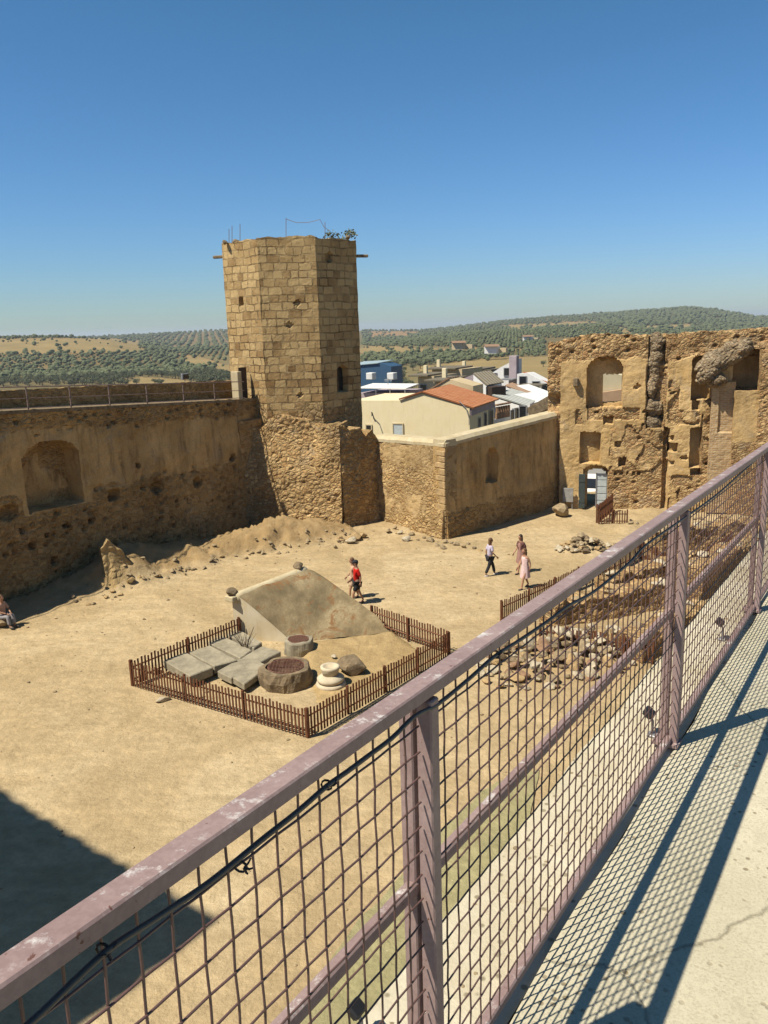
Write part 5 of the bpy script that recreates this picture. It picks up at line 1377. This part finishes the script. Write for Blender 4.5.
def person(loc, face, h, lab, stride=.3, female=False, top=None, top_sleeve=True, legs=None, leg_len='long', skirt=None, hair=HAIRD, cap=None, armswing=.16, stoop=0.0, sit=False, longhair=False, group=None, shoe=(.08, .07, .06)):
    """face: heading angle; built facing +x then turned"""
    s = h/1.75; t = thing('person', lab, 'person', tuple(loc), group)
    def W(x, y, z):
        return V(loc)+V((cos(face)*x-sin(face)*y, sin(face)*x+cos(face)*y, z))*s
    sh = .17 if female else .2; hip = .1
    hz = .93 if not sit else .42
    J = {}
    J['pel'] = (0, 0, hz); J['waist'] = (.01+stoop*.3, 0, hz+.2); J['chest'] = (.02+stoop*.7, 0, hz+.42); J['neck'] = (.02+stoop, 0, hz+.56); J['head0'] = (.03+stoop*1.1, 0, hz+.64); J['head1'] = (.05+stoop*1.15, 0, hz+.74)
    for sd_, nm in ((1, 'L'), (-1, 'R')):
        st = stride*sd_
        J['sh'+nm] = (.01+stoop*.85, sd_*sh, hz+.49)
        if sit:
            J['hip'+nm] = (.0, sd_*hip, hz-.02); J['kn'+nm] = (.42, sd_*.12, .48); J['an'+nm] = (.48, sd_*.12, .08); J['toe'+nm] = (.66, sd_*.13, .04)
            J['el'+nm] = (.12+stoop, sd_*(sh+.05), hz+.25); J['wr'+nm] = (.34, sd_*.1, hz+.16)
        else:
            J['hip'+nm] = (.0, sd_*hip, hz-.06); J['kn'+nm] = (.55*st+.05, sd_*(hip-.01), .5)
            J['an'+nm] = (st*1.0, sd_*(hip-.03), .09 if st > 0 else .13); J['toe'+nm] = (st*1.0+.17, sd_*(hip-.01), .035)
            a_ = -armswing*sd_
            J['el'+nm] = (.0+stoop*.7+a_*.35-.03, sd_*(sh+.05), hz+.22); J['wr'+nm] = (stoop*.7+a_*.95+.08, sd_*(sh+.04), hz-.01+abs(a_)*.12)
    names = list(J); ix = {n: i for i, n in enumerate(names)}
    E_ = [('pel', 'waist'), ('waist', 'chest'), ('chest', 'neck'), ('neck', 'head0'), ('head0', 'head1')]
    for nm in 'LR': E_ += [('chest', 'sh'+nm), ('sh'+nm, 'el'+nm), ('el'+nm, 'wr'+nm), ('pel', 'hip'+nm), ('hip'+nm, 'kn'+nm), ('kn'+nm, 'an'+nm), ('an'+nm, 'toe'+nm)]
    fw = .85 if female else 1
    RD = {'pel': .135, 'waist': .115*fw, 'chest': .14*fw, 'neck': .06, 'head0': .07, 'head1': .095}
    for nm in 'LR': RD.update({'sh'+nm: .058*fw, 'el'+nm: .042*fw, 'wr'+nm: .028, 'hip'+nm: .085, 'kn'+nm: .056, 'an'+nm: .038, 'toe'+nm: .034})
    body = skin_mesh([W(*J[n]) for n in names], [(ix[a], ix[b_]) for a, b_ in E_], [RD[n]*s for n in names])
    bm_ = new(); bm_.from_mesh(body); hd = J['head1']; ax3 = (V((cos(face), sin(face), 0)), V((-sin(face), cos(face), 0)), UPV)
    ellip(bm_, W(hd[0], 0, hd[2]+.01), .098*s, .078*s, .12*s, ax3)
    ellip(bm_, W(hd[0]+.1, 0, hd[2]-.01), .022*s, .014*s, .024*s, ax3, 1)
    for sd_ in (1, -1): ellip(bm_, W(hd[0], sd_*.08, hd[2]), .02*s, .01*s, .03*s, ax3, 1)
    # hands: palm with five separate, slightly curled fingers
    for sd_, nm in ((1, 'L'), (-1, 'R')):
        wr = V(J['wr'+nm]); el = V(J['el'+nm]); d = (wr-el).normalized(); fwd = V((1, 0, 0)); sidev = d.cross(V((0, 1, 0))).normalized()
        pc = wr+d*.05; ellip(bm_, W(*pc), .04*s, .018*s, .05*s, (ax3[0], ax3[1], UPV), 2)
        for k in range(4):
            q0 = wr+d*.085+sidev*(.027-.018*k)*-1; l = (.07, .078, .072, .055)[k]
            tube(bm_, [W(*q0), W(*(q0+d*l*.5)), W(*(q0+d*l*.9+sidev*.0+V((0, -sd_*.02, 0))))], [.0095*s, .0085*s, .006*s], 5)
        q0 = wr+d*.03+fwd*.03; tube(bm_, [W(*q0), W(*(q0+d*.035+fwd*.02)), W(*(q0+d*.06+fwd*.022))], [.011*s, .010*s, .007*s], 5)
    obj('body', bm_, SKIN, t, True)
    for sd_ in (1, -1):
        b = new(); ellip(b, W(hd[0]+.088, sd_*.032, hd[2]+.012), .01*s, .013*s, .008*s, ax3, 1); obj('eye', b, HAIRD, t)
    b = new(); ellip(b, W(hd[0]+.085, 0, hd[2]-.055), .012*s, .026*s, .006*s, ax3, 1); obj('mouth', b, cloth((.3, .1, .08)), t)
    b = new(); ellip(b, W(hd[0]-.02, 0, hd[2]+.035), .105*s, .09*s, .115*s, ax3)
    if longhair: ellip(b, W(hd[0]-.07, 0, hd[2]-.09), .05*s, .085*s, .15*s, ax3)
    obj('hair', b, hair, t, True)
    if cap:
        b = new(); ellip(b, W(hd[0]-.01, 0, hd[2]+.07), .115*s, .098*s, .08*s, ax3); ellip(b, W(hd[0]+.1, 0, hd[2]+.06), .08*s, .07*s, .012*s, ax3, 2); obj('cap', b, cloth(cap), t, True)
    def shell(nms, ed, grow, name, col):
        vs_ = [W(*J[n]) for n in nms]; ii = {n: i for i, n in enumerate(nms)}
        m_ = skin_mesh(vs_, [(ii[a], ii[b_]) for a, b_ in ed], [(RD[n]+grow)*s for n in nms]); obj(name, m_, cloth(col), t, True)
    if top:
        J['slL'] = tuple(V(J['shL'])*.15+V(J['elL'])*.85); J['slR'] = tuple(V(J['shR'])*.15+V(J['elR'])*.85); RD['slL'] = RD['slR'] = .05
        J['nk'] = tuple(V(J['chest'])*.3+V(J['neck'])*.7); RD['nk'] = .075
        J['hem'] = (0, 0, hz-.03); RD['hem'] = .14
        shell(['hem', 'waist', 'chest', 'nk', 'shL', 'slL', 'shR', 'slR'], [('hem', 'waist'), ('waist', 'chest'), ('chest', 'nk'), ('chest', 'shL'), ('shL', 'slL'), ('chest', 'shR'), ('shR', 'slR')], .02, 'shirt', top)
    if legs:
        f = .9 if leg_len == 'long' else .0
        for nm in 'LR':
            if f: J['cf'+nm] = tuple(V(J['kn'+nm])*.1+V(J['an'+nm])*.9); RD['cf'+nm] = .05
            J['th'+nm] = tuple(V(J['hip'+nm])*.15+V(J['kn'+nm])*.85); RD['th'+nm] = .075
        if f: shell(['pel', 'hipL', 'knL', 'cfL', 'hipR', 'knR', 'cfR'], [('pel', 'hipL'), ('hipL', 'knL'), ('knL', 'cfL'), ('pel', 'hipR'), ('hipR', 'knR'), ('knR', 'cfR')], .022, 'trousers', legs)
        else: shell(['pel', 'hipL', 'thL', 'hipR', 'thR'], [('pel', 'hipL'), ('hipL', 'thL'), ('pel', 'hipR'), ('hipR', 'thR')], .024, 'shorts', legs)
    if skirt:
        b = new(); rings = []
        for z, rx_, ry_ in ((hz+.5, .11, .15), (hz+.4, .135, .175), (hz+.2, .125, .14), (hz, .17, .175), (hz-.2, .2, .19), (hz-.42, .23, .21)):
            rings.append([b.verts.new(W(rx_*cos(a*pi/12)*(1+.05*sin(a*pi/2)), ry_*sin(a*pi/12)*(1+.05*sin(a*pi/2)), z)) for a in range(24)])
        for r0, r1 in zip(rings, rings[1:]):
            for k in range(24): b.faces.new((r0[k], r0[(k+1) % 24], r1[(k+1) % 24], r1[k]))
        b.faces.new(rings[0]); obj('dress', fixn(b), cloth(skirt), t, True)
    for nm in 'LR':
        b = new(); a_, to = V(J['an'+nm]), V(J['toe'+nm]); m_ = a_.lerp(to, .45); ellip(b, W(m_.x, m_.y, .045), .14*s, .05*s, .045*s, ax3, 2); obj('shoe', b, cloth(shoe), t, True)
    return t
pp = ground(358, 603.5); person((pp.x, pp.y, gz(pp.x, pp.y)), R(195), 1.78, 'person in a red t-shirt, black shorts and a dark cap walking beyond the ramp', .24, top=(.52, .03, .025), legs=(.02, .02, .022), leg_len='short', cap=(.03, .03, .035))
pp = ground(354.5, 600); person((pp.x-.02, pp.y+.25, gz(pp.x, pp.y)), R(192), 1.68, 'person in light clothes half hidden behind the one in the red t-shirt', .2, female=True, top=(.62, .42, .30), legs=(.50, .36, .26), leg_len='short', hair=HAIRB)
pp = ground(490, 576); person((pp.x, pp.y, 0), R(20), 1.66, 'person in a pale lilac top and black trousers walking in front of the shaded wall', .27, female=True, top=(.55, .50, .62), legs=(.025, .025, .03), hair=HAIRB, shoe=(.6, .58, .55), longhair=True)
pp = ground(525, 588.5); person((pp.x, pp.y, 0), R(215), 1.68, 'person in a pale pink knee-length dress walking nearest the metal rail', .27, female=True, skirt=(.70, .52, .50), hair=HAIRB, longhair=True)
pp = ground(521, 573); person((pp.x, pp.y, 0), R(215), 1.70, 'person in a dark patterned top and light skirt behind the one in the pale dress', .25, female=True, top=(.14, .07, .06), skirt=(.34, .2, .17), hair=HAIRD, longhair=True)
pp = ground(3, 628); person((pp.x, pp.y+.1, gz(pp.x, pp.y)), R(-25), 1.7, 'person in a pale top and grey trousers sitting at the far left below the wall', top=(.50, .33, .25), legs=(.30, .29, .30), sit=True, hair=HAIRB, female=True)
meta(obj('sitting_stone', rock_bm(5, 1.3, 1, .9, 2, .3, (pp.x-.05, pp.y+.1, -.02), .55), MAT['field_stone']), 'rough stone under the person sitting at the left edge', 'stone')

# ------------------------------------------------------------------ walkway under the camera and its metal railing
RD_ = ray(929, 334).normalized(); DH_ = V((RD_.x, RD_.y, 0)).normalized(); SLO = RD_.z/sqrt(RD_.x**2+RD_.y**2); NI_ = V((DH_.y, -DH_.x, 0))
_n = RD_.cross(UPV).cross(RD_).normalized(); r = ray(672, 745); F2P = EYE+r*(-(1.6*_n.z)/r.dot(_n))
def rp(u, v, h): return F2P+DH_*u+NI_*v+V((0, 0, h+SLO*u))
RAX = ((DH_+V((0, 0, SLO))).normalized(), NI_, UPV)
U0, U1 = -7.0, 22.0
# floor, ledge and supporting wall
def slab(name, v0, v1, h0, h1, mat, n=120, m=20, rough=.006):
    vs_ = []; fs_ = []
    for i in range(n+1):
        for j in range(m+1):
            u = U0+(U1-U0)*i/n; v = v0+(v1-v0)*j/m
            if j == 0: v += .02*noise.fractal(V((u*2, 0, v0)), 1, 2, 4)
            vs_.append(tuple(rp(u, v, h1+rough*noise.fractal(V((u*.7, v*.7, 3)), 1, 2, 3))))
    for i in range(n):
        for j in range(m): a = i*(m+1)+j; fs_.append((a, a+m+1, a+m+2, a+1))
    N = len(vs_)
    for i in range(n+1): vs_.append(tuple(V(vs_[i*(m+1)])+V((0, 0, h0-h1))))
    for i in range(n): fs_.append((i*(m+1), N+i, N+i+1, (i+1)*(m+1)))
    me = bpy.data.meshes.new(name); me.from_pydata(vs_, [], fs_)
    bm_ = new(); bm_.from_mesh(me); fixn(bm_); bm_.to_mesh(me); bm_.free()
    return meta(obj(name, me, mat, origin=tuple(rp(0, 0, 0))), kind='structure')
slab('walkway', .018, 3.2, -.14, 0.0, MAT['concrete'])
g = NG('ledge_mortar', .95, .1); co = g.co('Object')
c = g.ramp(g.noise(co, 2.2, 8, .65), [(.3, (.50, .43, .29)), (.6, (.68, .62, .48)), (.8, (.62, .53, .38))])
c = g.mix(g.ramp(g.vor(co, 17, 'F1'), [(.12, .8), (.2, 0.0)]), c, (.24, .2, .13)); c = g.mix(g.ramp(g.noise(co, 7, 8, .8), [(.6, 0.0), (.7, .7)]), c, (.36, .24, .13))
g.col(c); g.bump(g.noise(co, 14, 10, .75), .6, .02); MAT['ledge'] = g.m
slab('outer_ledge', -.295, .014, -.3, -.012, MAT['ledge'], rough=.012)
sw = thing('walkway_wall', 'castle wall carrying the walkway under the railing', 'castle wall', tuple(V((F2P.x, F2P.y, 0))))
SWP = Plane(rp(U0, -.26, 0)[:2], rp(U1, -.26, 0)[:2]); SWP.n = -NI_
relief_wall('outer_face', SWP, 0, SWP.L, -.5, lambda u: F2P.z+SLO*(u+U0)-.31, 1.0, .25, MAT['rubble'], sw, None, None, lambda u, z: .6, amp=.06, base_out=0)
b = new(); a0, a1 = rp(U0, 3.2, -.3), rp(U1, 3.2, -.3); c0_, c1_ = rp(U0, .3, -.3), rp(U1, .3, -.3)
prism(b, [c0_, c1_, V((c1_.x, c1_.y, -.5)), V((c0_.x, c0_.y, -.5))], NI_*2.9); obj('core', fixn(b), MAT['rubble'], sw)
# mossy strip on the ground below
b = new(); q = [ground(232, 1080), ground(364, 918), ground(459, 812), ground(495, 783), ground(540, 770), ground(520, 860), ground(420, 990), ground(330, 1110)]
me = bpy.data.meshes.new('mossy_strip'); n_ = 60; vs_ = []; fs_ = []
for i in range(n_+1):
    t = i/n_; k = min(2, int(t*3)); f = t*3-k; a = q[k].lerp(q[k+1], f); bb = [q[7], q[6], q[5], q[4]]; c_ = bb[k].lerp(bb[k+1], f)
    for j in range(7): p = a.lerp(c_, j/6); vs_.append((p.x+.12*noise.noise(p), p.y+.12*noise.noise(p*1.3), gz(p.x, p.y)+.03))
for i in range(n_):
    for j in range(6): a = i*7+j; fs_.append((a, a+7, a+8, a+1))
me.from_pydata(vs_, [], fs_); MAT['moss'] = dirt('moss_tinted_mortar', (.36, .33, .18), (.42, .38, .22), (.49, .42, .25))
meta(obj('mossy_strip', me, MAT['moss'], origin=(q[0].x, q[0].y, 0)), kind='structure')

rlg = thing('metal_railing', 'mauve painted metal railing with woven wire mesh running along the walkway', 'railing', tuple(rp(0, 0, 0)))
TH_ = .985
b = new(); box(b, rp((U0+U1)/2, 0, TH_), (U1-U0, .042, .028), RAX, .003); obj('top_rail', b, MAT['rail'], rlg)
b = new(); box(b, rp((U0+U1)/2, -.028, .565), (U1-U0, .024, .03), RAX, .004); obj('middle_rail', b, MAT['rail'], rlg)
b = new(); box(b, rp((U0+U1)/2, -.012, .03), (U1-U0, .026, .026), RAX, .004); obj('bottom_rail', b, MAT['rail'], rlg)
PO = [-5.85, -3.9, -1.95, 0, 1.95, 3.9, 5.85, 7.8, 9.75, 11.7, 13.65, 15.6, 17.55, 19.5, 21.45]
for u in PO:
    b = new(); box(b, rp(u, .006, TH_/2-.01), (.032, .032, TH_-.02), RAX, .003)
    box(b, rp(u-.004, -.033, TH_/2-.01), (.026, .03, TH_-.06), RAX, .003)
    o = obj('post', b, MAT['rail'], rlg)
    b = new(); box(b, rp(u, -.02, .012), (.08, .10, .012), RAX); obj('foot_plate', b, MAT['rail'], o)
for i in range(len(PO)-1):
    u0, u1 = PO[i]+.022, PO[i+1]-.022; b = new(); n = int(round((u1-u0)/.05)); near_ = -2 <= i-3 <= 3
    pitch = (u1-u0)/n; rows = 18; z0, z1 = .045, TH_-.018; rh = (z1-z0)/rows
    for k in range(1, n):
        u = u0+pitch*k; seg = rows*2 if near_ else rows
        tube(b, [rp(u+.0006*sin(k*7+q),   .0008*(1 if k % 2 else -1)*cos(pi*(z1-z0)*q/seg/rh), z0+(z1-z0)*q/seg) for q in range(seg+1)], .0021, 5 if near_ else 4, cap=False)
    for k in range(1, rows):
        seg = n*2 if near_ else n
        tube(b, [rp(u0+(u1-u0)*q/seg, -.0008*(1 if k % 2 else -1)*cos(pi*(u1-u0)*q/seg/pitch), z0+rh*k) for q in range(seg+1)], .0021, 5 if near_ else 4, cap=False)
    obj('mesh_panel', b, MAT['wire'], rlg, True)
# cable tied under the top rail
RPn = Plane(rp(0, .016, 0)[:2], rp(1, .014, 0)[:2])
cpts = []
for x, y in ((-30, 1070), (29, 1024), (104, 953), (150, 922), (200, 889), (230, 866), (264, 838), (297, 812), (327, 786), (348, 771), (368, 756), (392, 738), (415, 716), (438, 704), (470, 678), (495, 656), (520, 640), (548, 621), (568, 606), (592, 593), (615, 575), (632, 560), (646, 545), (680, 521), (715, 496), (740, 474), (768, 449)):
    u, z = RPn.uz(x, y); cpts.append(RPn.pt(u, z))
sp_ = []
for i in range(len(cpts)-1):
    p0, p1, p2, p3 = cpts[max(0, i-1)], cpts[i], cpts[i+1], cpts[min(len(cpts)-1, i+2)]
    for k in range(4):
        t = k/4; sp_.append(.5*((2*p1)+(p2-p0)*t+(2*p0-5*p1+4*p2-p3)*t*t+(3*p1-p0-3*p2+p3)*t**3))
b = new(); tube(b, sp_, .0041, 8); meta(obj('cable', b, MAT['cable'], None, True), 'black cable sagging along the inside of the mesh just under the top rail', 'cable')
for x, y, lab in ((107, 952, 'black knotted tie holding the cable at the lower left of the railing'), (244, 868, 'small black tie hanging between the first two knots of the cable'), (330, 786, 'black knotted tie on the cable left of the nearest post'), (498, 655, 'black tie on the cable right of the nearest post')):
    u, z = RPn.uz(x, y); c = RPn.pt(u, z); t = thing('cable_tie', lab, 'cable tie', tuple(c), 'ties holding the cable')
    b = new(); rnd_ = random.Random(x)
    tube(b, [c+DH_*(.003*cos(a))+NI_*(.008*cos(a)-.006)+UPV*(.008*sin(a)) for a in [k*pi/5 for k in range(10)]], .0018, 5, closed=True)
    obj('loop', b, MAT['black'], t)
    b = new()
    for k in range(3):
        d = (DH_*rnd_.uniform(-1, 1)+UPV*rnd_.uniform(-1, 1)+NI_*.3).normalized(); tube(b, [c, c+d*.008, c+d*.013+UPV*.003], [.0022, .002, .0015], 4)
    obj('knot', b, MAT['black'], t)
# floodlights fixed on the outer ledge
def ledge_light(u, v, lab, s=1.0, tilt=.9):
    base = rp(u, v, -.01); t = thing('ledge_floodlight', lab, 'floodlight', tuple(base), 'floodlights along the outer ledge')
    b = new(); box(b, base+UPV*.005, (.09*s, .07*s, .01), RAX, .002); obj('base_plate', b, MAT['grey_metal'], t)
    b = new(); tube(b, [base, base+UPV*.13*s, base+UPV*.17*s-NI_*.02*s], .012*s, 8); obj('stem', b, MAT['grey_metal'], t)
    ax = (DH_, (-NI_*cos(tilt)+UPV*-sin(tilt)).normalized(), (UPV*cos(tilt)-NI_*sin(tilt)).normalized())
    c = base+UPV*.2*s-NI_*.03*s; b = new(); box(b, c, (.11*s, .05*s, .09*s), ax, .012*s); obj('housing', b, MAT['black'], t)
    b = new(); box(b, c+ax[1]*.027*s, (.09*s, .004, .07*s), ax); obj('lens', b, MAT['glass'], t)
def onledge(x, y, e=1.612):
    r = ray(x, y); p = EYE+r*(-(e*_n.z)/r.dot(_n)); q = p-F2P; return q.dot(DH_), q.dot(NI_)
for x, y, lab, s in ((362, 1040, 'black floodlight on the ledge at the bottom of the picture left of the nearest post', .8), (652, 736, 'grey post floodlight on the ledge behind the mesh, left of the second post', 1.0), (722, 640, 'farthest floodlight on the ledge, right of the second post', 1.0)):
    u, v = onledge(x, y); print('ledge light', u, v); ledge_light(u, max(-.27, v), lab, s*.5)
# crumbs of mortar and pebbles on ledge
vb = new(); rg = random.Random(12)
for i in range(170):
    u = rg.uniform(-3, 5.5); v = rg.uniform(-.28, -.03); rock_bm(i, 1.2, 1, .5, 1, .3, rp(u, v, -.016), rg.uniform(.005, .019)*(1 if rg.random() < .93 else 1.7), vb)
meta(obj('ledge_grit', vb, MAT['field_stone']), 'crumbs of mortar and grit strewn over the ledge outside the mesh', 'grit', kind='stuff')

# small tufts and pebbles over the courtyard
vb = new(); rg = random.Random(31)
for i in range(900):
    x = rg.uniform(-14, 12); y = rg.uniform(12, 44); k = gz(x, y)
    rock_bm(i, 1.2, 1, .6, 1, .3, (x, y, k-.01), rg.uniform(.03, .10) if rg.random() < .9 else rg.uniform(.1, .18), vb)
meta(obj('courtyard_pebbles', vb, MAT['field_stone'], origin=(0, 0, 0)), 'small pebbles strewn over the sandy courtyard', 'pebbles', kind='stuff')
# ------------------------------------------------------------------ haze over the countryside
b = new(); box(b, (0, 0, -70), (27000, 27000, 260)); hz_ = obj('haze', b, bpy.data.materials.new('haze_air'), origin=(0, 2000, -200))
hm = hz_.data.materials[0]; hm.use_nodes = True; nt_ = hm.node_tree; nt_.nodes.clear()
out_ = nt_.nodes.new('ShaderNodeOutputMaterial'); pv = nt_.nodes.new('ShaderNodeVolumePrincipled')
pv.inputs['Color'].default_value = (.80, .88, .98, 1); pv.inputs['Density'].default_value = .00012; pv.inputs['Anisotropy'].default_value = .2
nt_.links.new(pv.outputs[0], out_.inputs['Volume'])
meta(hz_, 'thin summer haze over the far hills', 'haze', kind='stuff')

# paint and stone a little deeper and richer than the first swatches
for m_ in bpy.data.materials:
    if not m_.use_nodes: continue
    for nd in m_.node_tree.nodes:
        if nd.type == 'BSDF_PRINCIPLED':
            hs = m_.node_tree.nodes.new('ShaderNodeHueSaturation'); hs.inputs['Saturation'].default_value = 1.08; hs.inputs['Value'].default_value = .77
            i_ = nd.inputs['Base Color']
            if i_.is_linked: m_.node_tree.links.new(i_.links[0].from_socket, hs.inputs['Color'])
            else: hs.inputs['Color'].default_value = i_.default_value
            m_.node_tree.links.new(hs.outputs[0], i_)
